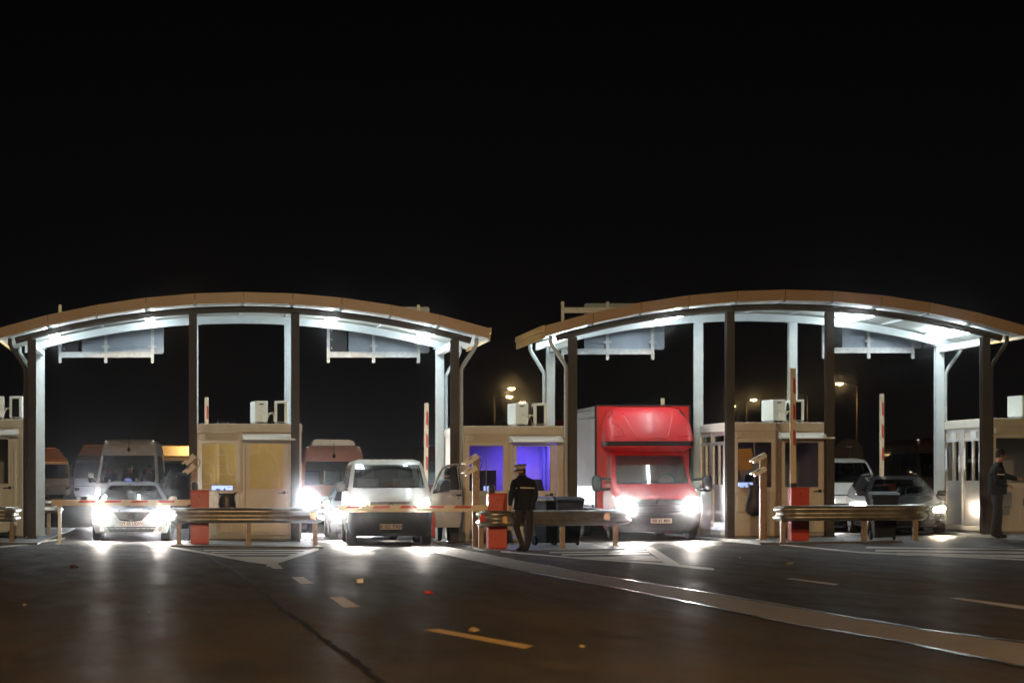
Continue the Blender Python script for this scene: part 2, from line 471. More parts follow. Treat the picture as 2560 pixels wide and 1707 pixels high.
def crack():
    pts = [(440, 1268), (480, 1280), (545, 1311), (570, 1336), (612, 1368), (645, 1401), (690, 1426), (720, 1452), (750, 1473), (790, 1500), (825, 1525), (850, 1548), (880, 1572), (930, 1620)]
    P = []
    for (a, b), (c, d) in zip(pts, pts[1:]):
        for k in range(5):
            t = k / 5
            P.append(GP(a + (c - a) * t, b + (d - b) * t))
    vs = []
    for i, p in enumerate(P):
        w = 0.02 + 0.022 * random.random(); j = random.uniform(-.02, .02)
        vs += [(p.x - w + j, p.y, gz(p.x) + .0045), (p.x + w + j, p.y, gz(p.x) + .0045)]
    fs = [(2 * i, 2 * i + 1, 2 * i + 3, 2 * i + 2) for i in range(len(P) - 1)]
    struct(MB().add(vs, fs).build('road_crack', 'crack_fill', recalc=False))
crack()

# painted dashes and hatched noses
marking('lane_marking', [[(668.5, 1325), (697.5, 1324.5), (720, 1340), (691.5, 1341)]])
marking('lane_marking', [[(756, 1371), (787.5, 1370), (828.5, 1393.5), (790, 1395)]])
marking('lane_marking', [[(970, 1446), (1006, 1444), (1226, 1483), (1205, 1490)]], mat='road_paint_yellow')
marking('lane_marking', [[(1803, 1328.5), (1820, 1327.5), (1928, 1341), (1916, 1344)]])
marking('lane_marking', [[(2180, 1373.5), (2200, 1372), (2420, 1401), (2400, 1406)]])
def bar_px(a, b, wa, wb=None):
    wb = wa if wb is None else wb
    return [(a[0], a[1] - wa / 2), (b[0], b[1] - wb / 2), (b[0], b[1] + wb / 2), (a[0], a[1] + wa / 2)]
marking('hatched_marking', [
    bar_px((392, 1256), (480, 1271), 4), bar_px((480, 1271), (565, 1286.5), 5), bar_px((565, 1286.5), (640, 1297), 6),
    bar_px((612, 1297), (732, 1259), 10, 7), [(610, 1295), (638, 1295), (652, 1306), (628, 1306)],
    bar_px((468, 1263.5), (715, 1263.5), 2.2), bar_px((485, 1268), (700, 1268), 2.4), bar_px((500, 1273), (680, 1273), 2.8),
    [(528, 1278), (668, 1278), (622, 1291), (592, 1290)]])
marking('hatched_marking', [
    bar_px((1150, 1266), (1320, 1280.5), 3), bar_px((1320, 1280.5), (1515, 1294), 4), bar_px((1515, 1294), (1640, 1307), 5),
    [(1478, 1257), (1500, 1257), (1562, 1296), (1530, 1296)],
    bar_px((1240, 1264), (1480, 1261), 2.4), bar_px((1262, 1268.5), (1488, 1265.5), 2.6), bar_px((1290, 1273.5), (1492, 1270.5), 3),
    [(1330, 1279), (1498, 1276), (1522, 1289), (1420, 1285)]])
marking('hatched_marking', [
    bar_px((1790, 1250), (1975, 1268), 3), bar_px((1975, 1268), (2352, 1285), 3.5),
    bar_px((1990, 1257), (2420, 1262), 3), bar_px((2010, 1264), (2420, 1270), 4.5), bar_px((2060, 1272), (2420, 1279), 6)])
marking('edge_line', [bar_px((985, 1246), (1100, 1271), 3, 3), bar_px((1060, 1246), (1176, 1268), 3, 3)])
marking('edge_line', [bar_px((-60, 1262), (60, 1250), 3, 3), bar_px((60, 1250), (150, 1236), 3, 2.5)])

# ================================================================ CANOPIES
YF, YR, YB = 56.5, 59.85, 55.9                    # front columns, rear columns, front of the roof

def canopy(cx, half, zapex, col_front, col_rear, isl_f, isl_r, label, light_x, lights_lbl, side_pipe):
    cxw = PX(cx, YF)
    hw = half
    Rr = (hw ** 2 + .83 ** 2) / (2 * .83)
    def zr(x): return zapex - (Rr - math.sqrt(Rr * Rr - x * x))         # underside of the roof above x (from centre)
    t = thing('arched_canopy', label, 'canopy', (cxw, YF, gz(cxw)), 0, 'arched canopies over the lanes')
    z0 = gz(cxw)
    npan = 10
    xs = [-hw + 2 * hw * i / npan for i in range(npan + 1)]
    # roof: arched sheet with folded edges
    mb = MB()
    poly_lo = [(x, zr(x) - z0) for x in xs]; poly_hi = [(x, zr(x) + .10 - z0) for x in xs]
    mb.prism(poly_lo + poly_hi[::-1], YB + .035 - YF, 60.55 - YF)
    mb.build('roof', 'roof_sheet', t)
    # fascia boards, one cassette per roof panel, all one folded edge
    mb = MB()
    for a, b in zip(xs, xs[1:]):
        g = .006
        mb.prism([(a + g, zr(a) - .012 - z0), (b - g, zr(b) - .012 - z0), (b - g, zr(b) + .232 - z0), (a + g, zr(a) + .232 - z0)], YB - .03 - YF, YB + .032 - YF)
    mb.build('fascia', 'fascia', t)
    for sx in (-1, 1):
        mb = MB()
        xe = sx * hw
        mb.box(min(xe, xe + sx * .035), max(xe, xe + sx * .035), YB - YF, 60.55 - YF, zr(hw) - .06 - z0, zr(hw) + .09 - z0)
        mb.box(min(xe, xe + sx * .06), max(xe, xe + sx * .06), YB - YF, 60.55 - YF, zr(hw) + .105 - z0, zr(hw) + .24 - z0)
        mb.build('end_fascia', 'fascia_lit', t)
    # arched beams along the two column rows
    for y, nm, mat in ((0, 'front_beam', 'steel_shaded'), (YR - YF, 'rear_beam', 'steel_lit')):
        mb = MB()
        n = 40
        bx = hw - .35
        pts = [(-bx + 2 * bx * i / n) for i in range(n + 1)]
        if nm == 'front_beam':
            mb.tube([(x, y, zr(x) - .125 - z0) for x in pts], .08, 12)
        else:
            mb.prism([(x, zr(x) - .215 - z0) for x in pts] + [(x, zr(x) - .052 - z0) for x in pts[::-1]], y - .06, y + .06)
            mb.prism([(x, zr(x) - .232 - z0) for x in pts] + [(x, zr(x) - .217 - z0) for x in pts[::-1]], y - .085, y + .085)
        mb.build(nm, mat, t)
    # purlins between the beams at the panel joints
    for x in xs[1:-1]:
        mb = MB()
        mb.box(x - .03, x + .03, YB + .08 - YF, 60.45 - YF, zr(x) - .05 - z0, zr(x) - .004 - z0)
        mb.build('purlin', 'steel_lit', t)
    # columns
    for px, k in col_front:
        X = PX(px, YF); x = X - cxw; zt = zr(x) - .20; zb = top(k, X)
        mb = MB()
        mb.box(x - .095, x + .095, -.095, -.080, zb - z0, zt - z0)
        mb.box(x - .095, x + .095, .080, .095, zb - z0, zt - z0)
        mb.box(x - .008, x + .008, -.079, .079, zb - z0, zt - z0)
        mb.box(x - .13, x + .13, -.13, .13, zb - z0 - .01, zb - z0 + .02)
        mb.build('column', 'steel_shaded', t)
    for px, k in col_rear:
        X = PX(px, YR); x = X - cxw; zt = zr(x) - .235; zb = top(k, X)
        mb = MB(); y = YR - YF
        mb.box(x - .1, x + .1, y - .1, y - .085, zb - z0, zt - z0)
        mb.box(x - .1, x + .1, y + .085, y + .1, zb - z0, zt - z0)
        mb.box(x - .008, x + .008, y - .084, y + .084, zb - z0, zt - z0)
        mb.box(x - .15, x + .15, y - .15, y + .15, zt - z0, zt - z0 + .016)
        mb.box(x - .13, x + .13, y - .13, y + .13, zb - z0 - .01, zb - z0 + .02)
        mb.build('column', 'steel_lit', t)
    # eaves struts and down pipes at both ends
    for cols, y, mat in ((col_front, 0, 'steel_shaded'), (col_rear, YR - YF, 'steel_lit')):
        for (px, k), sx in ((cols[0], -1), (cols[-1], 1)):
            Y = YF + y
            X = PX(px, Y); x = X - cxw
            xe = sx * (hw - .22); zt = zr(xe) - .03 - z0; zb = top(k, X) - z0
            xc = x + sx * .15
            zc = zr(x) - .82 - z0
            mb = MB()
            pts = [(xe, y, zt), (xe, y, zt - .14), (xe - sx * .05, y, zt - .24), (xc + sx * .08, y, zc + .06), (xc, y, zc - .08), (xc, y, zb + .05)]
            mb.tube(pts, .05, 10)
            mb.build('downpipe', 'steel_lit' if y or sx == side_pipe else mat, t)  # front pipe caught by headlights gets the bright copy
    for (pf, k), (pr, _), sx in ((col_front[0], col_rear[0], -1), (col_front[-1], col_rear[-1], 1)):
        xf = PX(pf, YF) - cxw
        mb = MB()
        z = zr(xf) - .30 - z0
        mb.box(xf - .05, xf + .05, .10, YR - YF - .11, z - .07, z + .05)
        mb.box(xf - .075, xf + .075, .10, YR - YF - .11, z + .051, z + .063)
        mb.box(xf - .075, xf + .075, .10, YR - YF - .11, z - .083, z - .071)
        mb.build('tie_beam', 'steel_lit', t)
    # light fittings hang under the sheet, front to rear
    for lx, lb in zip(light_x, lights_lbl):
        x = PX(lx, YF + .35) - cxw
        xm = cxw + x
        ang = math.atan2(-x, math.sqrt(Rr * Rr - x * x))
        L = thing('canopy_light', lb, 'light', (xm, YF + .13, zr(x) - .075), 0, 'strip lights under the canopies')
        rot = Matrix.Rotation(-ang, 3, 'Y')
        mb = MB(); mb.cbox((0, 1.5, .02), (.12, 2.96, .05), 0, rot); mb.build('housing', 'frame_white', L)
        mb = MB(); mb.cbox(rot @ Vector((0, 1.5, -.053)), (.20, 2.9, .09), 0, rot); mb.build('diffuser', 'tube_light', L)
    return t, zr, cxw

canL = canopy(558.5, 5.67, 5.60, [(73, 1), (443, 2), (678, 2), (1044, 3)], [(93, 1), (446, 2), (662.5, 2), (1010, 3)], 1, 1,
       'arched brown-edged canopy over the silver car and the beige van with its door open', [116, 342, 770, 990],
       ['lit strip light beside the outermost left column of the left canopy', 'lit strip light left of the second front column of the left canopy',
        'lit strip light right of the third front column of the left canopy', 'lit strip light at the right end of the left canopy, above the beige van door'], 1)
canR = canopy(1788.5, 5.55, 5.655, [(1315, 3), (1676, 4), (1905, 4), (2262, 5)], [(1264, 3), (1604, 4), (1820, 4), (2157, 5)], 1, 1,
       'arched brown-edged canopy over the red box truck and the dark station wagon', [1310, 1566, 2000, 2217],
       ['lit strip light at the left end of the right canopy, beside its yellow-lit edge', 'lit strip light above the red box truck',
        'lit strip light just right of the third front column of the right canopy', 'lit strip light at the right end of the right canopy, above the dark station wagon'], -1)

# ================================================================ SIGN GANTRIES hanging behind the canopies
YG = 60.8
def gantry(posts, panel, box, ytop, ybot, label, top_rail):
    x0 = PX(posts[1], YG)
    t = thing('sign_gantry', label, 'sign frame', (x0, YG, PZ(ybot, YG)), 0, 'overhead sign frames seen from behind')
    zb = PZ(ybot, YG)
    zt = PZ(ytop, YG) - zb
    for p in posts:
        x = PX(p, YG) - x0
        mb = MB(); mb.box(x - .038, x + .038, -.04, .04, 0, zt); mb.build('post', 'galvanised', t)
    for zz in ([PZ(ybot - 18.5, YG) - zb, PZ(top_rail, YG) - zb]):
        mb = MB()
        a, b = PX(posts[0], YG) - x0 + .04, PX(posts[2], YG) - x0 - .04
        mb.box(a, b, -.025, -.012, zz - .07, zz + .07)
        mb.box(a, b, -.052, -.026, zz + .045, zz + .07); mb.box(a, b, -.052, -.026, zz - .07, zz - .045)
        mb.build('rail', 'galvanised', t)
    xa, xb = PX(panel[0], YG) - x0, PX(panel[1], YG) - x0
    z1 = PZ(panel[2], YG) - zb
    mb = MB()
    r = .06
    poly = []
    for (cx, cz, a0) in ((xb - r, z1 + r, -90), (xb - r, z1 + 1.16 - r, 0), (xa + r, z1 + 1.16 - r, 90), (xa + r, z1 + r, 180)):
        for k in range(5):
            a = R(a0 + k * 22.5); poly.append((cx + r * math.cos(a), cz + r * math.sin(a)))
    mb.prism(poly, .075, .095)
    mb.box(xa + .12, xb - .12, .056, .074, z1 + .16, z1 + .19); mb.box(xa + .12, xb - .12, .056, .074, z1 + .86, z1 + .89)
    mb.build('sign_panel', 'sign_back', t)
    mb = MB()
    for p in posts[1:]:
        x = PX(p, YG) - x0
        for zz in (z1 + .175, z1 + .875):
            mb.box(x - .10, x + .10, -.058, -.042, zz - .03, zz + .03)
    mb.build('clamp', 'galvanised', t)
    if box:
        xa, xb = PX(box[0], YG) - x0, PX(box[1], YG) - x0
        mb = MB(); mb.box(xa, xb, .03, .25, z1 + .02, z1 + .95)
        for q in range(4): mb.box(xa + .03, xa + .06, .0, .03, z1 + .1 + q * .22, z1 + .14 + q * .22, 1)
        mb.build('signal_box', ['black_plastic', 'galvanised'], t)
    return t
gantry([138, 243, 350], (187.5, 376, 812), (143, 180), 700, 833, 'overhead sign seen from behind, above the white minibus and silver car', 722)
gantry([754, 858, 961], (801, 987, 810), (757.5, 797), 700, 833, 'overhead sign seen from behind, above the beige van with its dark signal box', 722)
gantry([1292, 1395, 1498.7], (1343, 1527.5, 802), None, 692.5, 826, 'overhead sign seen from behind above the red truck, its frame rising over the roof edge', 712.5)
gantry([1891.5, 1994.8, 2096], (1936.5, 2119, 799.5), None, 694, 823, 'overhead sign seen from behind above the dark station wagon', 716)

# ================================================================ BOOTHS
BF, BR = 56.78, 60.1
def booth(key, xl, xr, ytop, label, style, left_side=False, right_side=False):
    x0, x1 = PX(xl, BF), PX(xr, BF)
    xm = (x0 + x1) / 2; W = x1 - x0; h = W / 2
    zb = top(key, xm) - .01
    H = PZ(ytop, BF) - zb
    D = BR - BF
    t = thing('guard_booth', label, 'booth', (xm, BF, zb), 0, 'control booths on the traffic islands')
    zs = lambda py: PZ(py, BF) - zb
    wx0, wx1 = -h + .165, -h + 1.115            # window
    wz0, wz1 = H - 1.60, H - .385
    dx0, dx1 = -h + 1.235, -h + 2.30            # door
    dz0, dz1 = .12, H - .39
    mb = MB()
    # front wall with the two openings
    T = .07
    mb.box(-h, wx0, 0, T, .05, H - .2); mb.box(wx0, wx1, 0, T, .05, wz0); mb.box(wx0, wx1, 0, T, wz1, H - .2)
    mb.box(wx1, dx0, 0, T, .05, H - .2); mb.box(dx0, dx1, 0, T, dz1, H - .2); mb.box(dx0, dx1, 0, T, .05, dz0); mb.box(dx1, h, 0, T, .05, H - .2)
    # other walls and floor
    mb.box(-h, h, D - T, D, .05, H - .2)
    def sidewall(sx, opening):
        a, b = (h - T, h) if sx > 0 else (-h, -h + T)
        if not opening:
            mb.box(a, b, T, D - T, .05, H - .2); return
        mb.box(a, b, T, .22, .05, H - .2); mb.box(a, b, D - .30, D - T, .05, H - .2)
        mb.box(a, b, 1.62, 1.72, .05, H - .2)
        mb.box(a, b, .22, 1.62, .05, .16); mb.box(a, b, 1.72, D - .30, .05, .16)
        mb.box(a, b, .22, 1.62, H - .22, H - .2); mb.box(a, b, 1.72, D - .30, H - .22, H - .2)
    sidewall(1, right_side); sidewall(-1, left_side)
    mb.box(-h + T, h - T, T, D - T, .05, .09)
    mb.build('wall', 'wall_panel', t)
    mb = MB(); mb.box(-h + .03, h - .03, .03, D - .03, 0, .05); mb.build('plinth', 'concrete', t)
    mb = MB()
    mb.box(-h - .02, h + .02, -.03, D + .03, H - .197, H - .02); mb.box(-h + .01, h - .01, 0, D, H - .02, H + .005)
    mb.build('roof_band', 'white_panel', t, bevel=.008)
    # pilasters at the corners
    mb = MB()
    for sx in (-1, 1):
        mb.box(min(sx * h, sx * (h - .12)), max(sx * h, sx * (h - .12)), -.022, -.003, .05, H - .2)
    mb.build('corner_trim', 'frame_white', t)
    # window
    fr = MB(); w = .08
    fr.box(wx0 - .02, wx1 + .02, -.03, -.004, wz0, wz0 + w); fr.box(wx0 - .02, wx1 + .02, -.03, -.004, wz1 - w, wz1)
    fr.box(wx0 - .02, wx0 + w, -.03, -.004, wz0 + w, wz1 - w); fr.box(wx1 - w, wx1 + .02, -.03, -.004, wz0 + w, wz1 - w)
    fr.box(wx0 - .04, wx1 + .04, -.06, -.031, wz0 - .03, wz0 + .015)
    win = fr.build('window', 'frame_white', t)
    pane = MB().box(wx0 + w, wx1 - w, .012, .024, wz0 + w, wz1 - w)
    pane.build('pane', 'amber_film' if style == 'amber' else 'clear_pane', win)
    # muntin-like lines of the sliding sash
    ms = MB(); xm1 = (wx0 + wx1) / 2
    ms.box(xm1 - .012, xm1 + .012, -.012, .010, wz0 + w, wz1 - w)
    if style != 'dark': ms.build('sash_bar', 'frame_white' if style == 'amber' else 'shirt_dim', win)
    if style == 'amber':
        gx, gz_ = wx1 - wx0 - 2 * w, wz1 - wz0 - 2 * w
        for n_, (u0, v0, u1, v1) in enumerate(((.38, .15, .385, .86), (.76, .12, .775, .28), (.77, .36, .785, .78), (.1, .96, .37, .975), (.45, .75, .70, .765), (.02, .54, .34, .55), (.44, .51, .70, .53), (.06, .315, .30, .325), (.50, .31, .98, .32), (.04, .10, .38, .115))):
            tm = MB(); tm.box(wx0 + w + gx * u0, wx0 + w + gx * max(u1, u0 + .014), .0085, .0115, wz0 + w + gz_ * v0, wz0 + w + gz_ * max(v1, v0 + .012))
            tm.build('tape_mark', 'paper_white', win)
    # door
    dr = MB()
    dr.box(dx0 - .03, dx0 + .02, -.035, -.004, dz0, dz1 + .03); dr.box(dx1 - .02, dx1 + .03, -.035, -.004, dz0, dz1 + .03); dr.box(dx0 + .02, dx1 - .02, -.035, -.004, dz1 - .02, dz1 + .03)
    a, b = dx0 + .03, dx1 - .03
    zg0, zg1 = H - 1.52, dz1 - .08
    dr.box(a, a + .09, -.025, .03, dz0 + .01, dz1 - .03); dr.box(b - .13, b, -.025, .03, dz0 + .01, dz1 - .03)
    dr.box(a + .09, b - .13, -.025, .03, zg1, dz1 - .03); dr.box(a + .09, b - .13, -.025, .03, zg0 - .18, zg0); dr.box(a + .09, b - .13, -.025, .03, dz0 + .01, dz0 + .14)
    dr.box(a + .09, b - .13, -.012, .02, dz0 + .14, zg0 - .18)
    door = dr.build('door', 'frame_white', t)
    MB().box(a + .09, b - .13, -.004, .008, zg0, zg1).build('pane', 'amber_film' if style == 'amber' else 'clear_pane', door)
    hd = MB(); hz = zg0 - .09; hx = b - .11
    hd.box(hx - .02, hx + .05, -.045, -.026, hz - .035, hz + .035); hd.tube([(hx + .02, -.06, hz), (hx - .14, -.065, hz - .012)], .014, 8)
    hd.box(hx + .085, hx + .105, -.034, -.026, hz - .02, hz + .02)
    hd.build('handle', 'black_plastic', door)
    # sloping awning over the door
    ax0, ax1 = -h + 1.19, -h + 2.36
    az = H - .215
    mb = MB(); A = Vector((0, -.004, az)); B = Vector((0, -.46, az - .16))
    vs = [(ax0, A.y, A.z), (ax1, A.y, A.z), (ax1 + .06, B.y, B.z), (ax0 + .02, B.y, B.z), (ax0, A.y, A.z - .02), (ax1, A.y, A.z - .02), (ax1 + .06, B.y, B.z - .02), (ax0 + .02, B.y, B.z - .02)]
    mb.add(vs, [(0, 1, 2, 3), (7, 6, 5, 4), (0, 4, 5, 1), (1, 5, 6, 2), (2, 6, 7, 3), (3, 7, 4, 0)])
    for xx in (ax0 - .004, ax1 + .002):
        mb.prismx([(-.004, az), (-.004, az - .19), (-.06, az - .19), (-.46, az - .165)], xx - .008, xx)
    mb.build('awning', 'white_panel', t)
    # small lamp over the window, junction box low on the wall
    MB().box(wx0 + .03, wx0 + .16, -.09, -.004, H - .36, H - .24).build('lamp_box', 'frame_white', t, bevel=.01)
    if style in ('amber', 'purple'):
        ub = MB(); ub.box(wx0 + .24, wx0 + .41, -.14, -.004, .13, .46); ub.box(wx0 + .25, wx0 + .34, -.10, -.06, .46, .53)
        ub.build('utility_box', 'frame_white', t, bevel=.008)
    else:
        ub = MB(); ub.box(wx0 + .05, wx0 + .42, -.12, -.004, .62, .98); ub.box(wx0 + .05, wx0 + .40, -.04, -.004, .42, .58)
        ub.build('utility_box', 'shirt_dim' if style == 'dark' else 'white_panel', t, bevel=.008)
    # glazed doors in the side walls
    def sidedoors(sx):
        xx = sx * h
        xo, xi = (xx, xx - .05) if sx > 0 else (xx, xx + .05)
        lo, hi = min(xo, xi), max(xo, xi)
        for n_, (ya, yb) in enumerate(((.225, 1.615), (1.725, D - .305))):
            fr = MB()
            f = .09
            fr.box(lo, hi, ya, ya + f, .165, H - .225); fr.box(lo, hi, yb - f, yb, .165, H - .225)
            for (za, zc) in ((.165, .23), (1.13, 1.24), (H - .52, H - .44), (H - .30, H - .225)):
                fr.box(lo, hi, ya + f, yb - f, za, zc)
            ym = (ya + yb) / 2
            fr.box(lo, hi, ym - .06, ym + .06, 1.24, H - .52)
            fr.box(lo + .008, hi - .008, ya + f, ya + f + .18, 1.24, H - .52); 
            sd = fr.build('side_door', 'aluminium', t)
            MB().box(lo + .018, hi - .018, ya + f + .18, ym - .06, 1.24, H - .52).build('pane', 'clear_pane', sd)
            MB().box(lo + .018, hi - .018, ym + .06, yb - f, 1.24, H - .52).build('pane', 'clear_pane', sd)
            MB().box(lo + .018, hi - .018, ya + f, yb - f, H - .44, H - .30).build('transom', 'white_panel' if style == 'dark' else 'clear_pane', sd)
            MB().box(lo + .012, hi - .012, ya + f, yb - f, .23, 1.13).build('kick_panel', 'aluminium', sd)
            if style == 'dark':
                e = lo - .004 if sx < 0 else hi + .004
                for (py_, pz_, dy_, dz_) in ((ya + .62, H - .37, .40, .15), (ya + .17, H - 1.05, .15, .42), (yb - .1, H - .95, .14, .5)):
                    pp = MB().cbox((e, py_, pz_), (.004, dy_, dz_))
                    pp.build('notice', 'paper_white', sd)
    if left_side: sidedoors(-1)
    if right_side: sidedoors(1)
    if right_side:
        MB().box(h - .001 + .003, h + .03, D - .42, D - .02, .05, H - .2).build('side_trim', 'white_panel', t)
    # desk inside
    mb = MB(); mb.box(-h + T + .002, wx1 + .1, T + .05, .75, wz0 - .08, wz0 - .04); mb.build('desk', 'shirt_dim', t)
    return t, H, h, zb, xm

B1 = booth(1, -190, 62, 962, 'guard booth cut by the left edge, behind the end of a guard rail', 'dark', right_side=True)
B2 = booth(2, 440, 692, 973, 'guard booth with amber filmed windows between the silver car and beige van', 'amber')
B3 = booth(3, 1054, 1306, 978, 'guard booth with violet-lit windows behind the officer in a peaked cap', 'purple')
B4 = booth(4, 1670, 1912, 969.6, 'guard booth with orange reflections, to the right of the red truck', 'dark2', left_side=True)
B5 = booth(5, 2263, 2515, 960, 'guard booth at the right edge with papers taped on its bright side doors', 'dark', left_side=True)

def booth_light(B, loc, col, e, size=.5):
    l = bpy.data.lights.new('booth_lamp', 'AREA'); l.energy = e; l.color = col; l.size = size
    o = bpy.data.objects.new('booth_lamp', l); COL.objects.link(o); o.parent = B[0]; o.location = loc
    return o
booth_light(B3, (.62, 2.2, B3[1] - .3), (.13, .085, 1.0), 80, .8)
booth_light(B4, (-.5, 1.7, B4[1] - .3), (.55, .30, 1.0), 1.6, 1.0)
booth_light(B5, (-.4, 1.7, B5[1] - .3), (1.0, .8, .7), 1.6, 1.0)
booth_light(B1, (.3, 1.7, B1[1] - .3), (1.0, .7, .4), .8, 1.0)

# things in the booths
def monitor(B, x, label, mat='screen_blue', w=.50, dark=True):
    H = B[1]
    t = thing('monitor', label, 'monitor', (B[4] + x, BF + .22, B[3] + H - 1.645), 0, 'lit screens on booth desks')
    mb = MB(); mb.box(-w / 2 - .012, w / 2 + .012, .012, .04, .09, .245); mb.box(-.02, .02, .04, .06, .0, .15); mb.box(-.1, .1, -.03, .12, .0, .012)
    mb.build('case', 'black_plastic', t)
    mb = MB(); mb.box(-w / 2, w / 2, .004, .012, .10, .235, 0)
    if dark:
        mb.prism([(.02, .103), (.09, .103), (.06, .14), (.055, .18), (.045, .14)], -.001, .0035, 1); mb.box(-w / 2 + .1, -w / 2 + .2, -.001, .0035, .11, .14, 1)
    mb.build('screen', [mat, 'letter_black'], t)
    return t
def booth_chair(B, x, y, label):
    t = thing('office_chair', label, 'chair', (B[4] + x, BF + y, B[3] + .09), .5)
    mb = MB(); mb.lathez([(.42, .26), (.50, .28), (.52, .2)], (0, 0, 0), 16); mb.build('seat', 'seat_cloth', t)
    mb = MB()
    mb.grid(lambda u, v: ((u - .5) * (.46 + .16 * math.sin(v * 3.1)), .24 + .1 * (u - .5) ** 2 * -4 + .05 * v, .55 + v * .85), 8, 8)
    mb.grid(lambda u, v: ((u - .5) * (.46 + .16 * math.sin(v * 3.1)), .30 + .1 * (u - .5) ** 2 * -4 + .05 * v, .55 + v * .85), 8, 8)
    mb.build('backrest', 'seat_cloth', t)
    mb = MB(); mb.tube([(0, 0, .05), (0, 0, .45)], .03)
    for k in range(5):
        a = k * 2 * math.pi / 5; mb.tube([(0, 0, .08), (.28 * math.cos(a), .28 * math.sin(a), .04)], .025, 6)
    mb.build('base', 'black_plastic', t)
monitor(B3, -.55, 'blue lit monitor low behind the window of the violet-lit booth', w=.26, dark=False)
monitor(B4, -.83, 'blue lit monitor behind the window of the booth right of the red truck')
booth_chair(B3, .72, .95, 'dark office chair silhouetted in the violet-lit booth door')
booth_chair(B4, -.2, 1.1, 'dark office chair behind the window with orange reflections')
def filing_cabinet(B):
    t = thing('filing_cabinet', 'tall dark cabinet behind the left window of the violet-lit booth', 'cabinet', (B[4] - .62, BF + 1.9, B[3] + .09))
    mb = MB(); mb.box(-.45, .45, 0, .5, .0, 1.62); mb.build('carcass', 'cabinet_dark', t)
    for k in range(4):
        MB().box(-.43, .43, -.02, -.002, .04 + k * .395, .41 + k * .395).build('drawer', 'cabinet_dark', t)
filing_cabinet(B3)
def screen_on_sill(B):
    t = thing('display_panel', 'narrow lit blue display at the foot of the amber booth window', 'display', (B[4], BF, B[3]), 0)
    H = B[1]; h = B[2]
    x0, x1 = -h + .47, -h + .965
    z0, z1 = PZ(1125, BF) - B[3], PZ(1114.5, BF) - B[3]
    mb = MB(); mb.box(x0 - .012, x1 + .012, -.048, -.032, z0 - .012, z1 + .012); mb.build('case', 'black_plastic', t)
    mb = MB(); mb.box(x0, x1, -.053, -.0485, z0, z1, 0)
    mb.prism([(x0 + .27, z0 + .004), (x0 + .34, z0 + .004), (x0 + .315, z0 + .03), (x0 + .305, z0 + .075), (x0 + .295, z0 + .03)], -.055, -.0535, 1)
    mb.box(x0 + .1, x0 + .2, -.055, -.0535, z0 + .004, z0 + .03, 1); mb.box(x0 + .36, x0 + .46, -.055, -.0535, z0 + .06, z0 + .068, 1)
    mb.build('screen', ['screen_blue', 'letter_black'], t)
screen_on_sill(B2)
# orange sheet shaped like the reflection in the fourth booth window
def orange_reflection(B):
    t = MB()
    t.add([(-.2, 0, .5), (.12, 0, .52), (.16, 0, .35), (.13, 0, .0), (-.08, 0, .02), (-.12, 0, -.18), (-.15, 0, .0), (-.24, 0, .0), (-.18, 0, .22), (-.27, 0, .33)], [(0, 1, 2, 3, 4, 5, 6, 7, 8, 9)])
    t.add([(-.2, .02, .5), (.12, .02, .52), (.16, .02, .35), (.13, .02, .0), (-.08, .02, .02), (-.12, .02, -.18), (-.15, .02, .0), (-.24, .02, .0), (-.18, .02, .22), (-.27, .02, .33)], [(9, 8, 7, 6, 5, 4, 3, 2, 1, 0)])
    o = t.build('window_reflection', 'reflection_orange')
    tag(o, 'orange reflection cut as a sheet behind the window of the booth right of the truck', 'vest', loc=(B[4] - .72, BF + .30, B[3] + B[1] - 1.12))
pm('reflection_orange', (0.95, 0.45, 0.06), .5, var=.08)
orange_reflection(B4)

# rubbish bags on wall hoops
def rubbish_bag(B, x, z, w, hgt, label, style):
    t = thing('rubbish_bag', label, 'rubbish bag', (B[4] + x, BF - .17, B[3] + z), 0, 'rubbish bags hung on booth walls')
    prof = [(0, .80), (.06, .86), (.25, .95), (.5, .98), (.72, .90), (.9, .86), (1.0, 1.0)] if style else [(0, .45), (.06, .75), (.18, .98), (.35, 1.0), (.6, .78), (.8, .62), (.95, .66), (1.0, .7)]
    mb = MB(); n = 22; vs = []
    for f, r in prof:
        for k in range(n):
            a = 2 * math.pi * k / n
            rr = r * w / 2 * (1 + .05 * math.sin(a * 5 + f * 7) + .03 * math.sin(a * 9 + f * 3))
            ear = 0
            if f > .93: ear = .10 * abs(math.cos(a)) ** 6
            vs.append((rr * math.cos(a) * (1 + ear * 1.4), rr * math.sin(a) * .55, f * hgt + ear * .5))
    fs = [(i * n + k, i * n + (k + 1) % n, (i + 1) * n + (k + 1) % n, (i + 1) * n + k) for i in range(len(prof) - 1) for k in range(n)]
    fs.append(tuple(range(n))[::-1])
    mb.add(vs, fs, 0, True); mb.build('bag', 'bag_plastic', t, sharp=80)
    hp = MB(); hp.tube([(w * .38 * math.cos(2 * math.pi * k / 16), w * .2 * math.sin(2 * math.pi * k / 16), hgt * .99) for k in range(17)], .012, 6)
    hp.box(-.03, .03, w * .2, .165, hgt * .96, hgt * 1.0); hp.build('hoop', 'rust_steel', t)
rubbish_bag(B2, -.46, .62, .42, .49, 'dark rubbish bag flared at the rim under the amber booth window', 1)
rubbish_bag(B4, -.60, .52, .50, .72, 'bulging dark rubbish bag with knotted top beside the camera post by the truck', 0)
rubbish_bag(B5, -.2, .55, .50, .72, 'dark rubbish bag on the booth wall beside the reaching officer', 0)

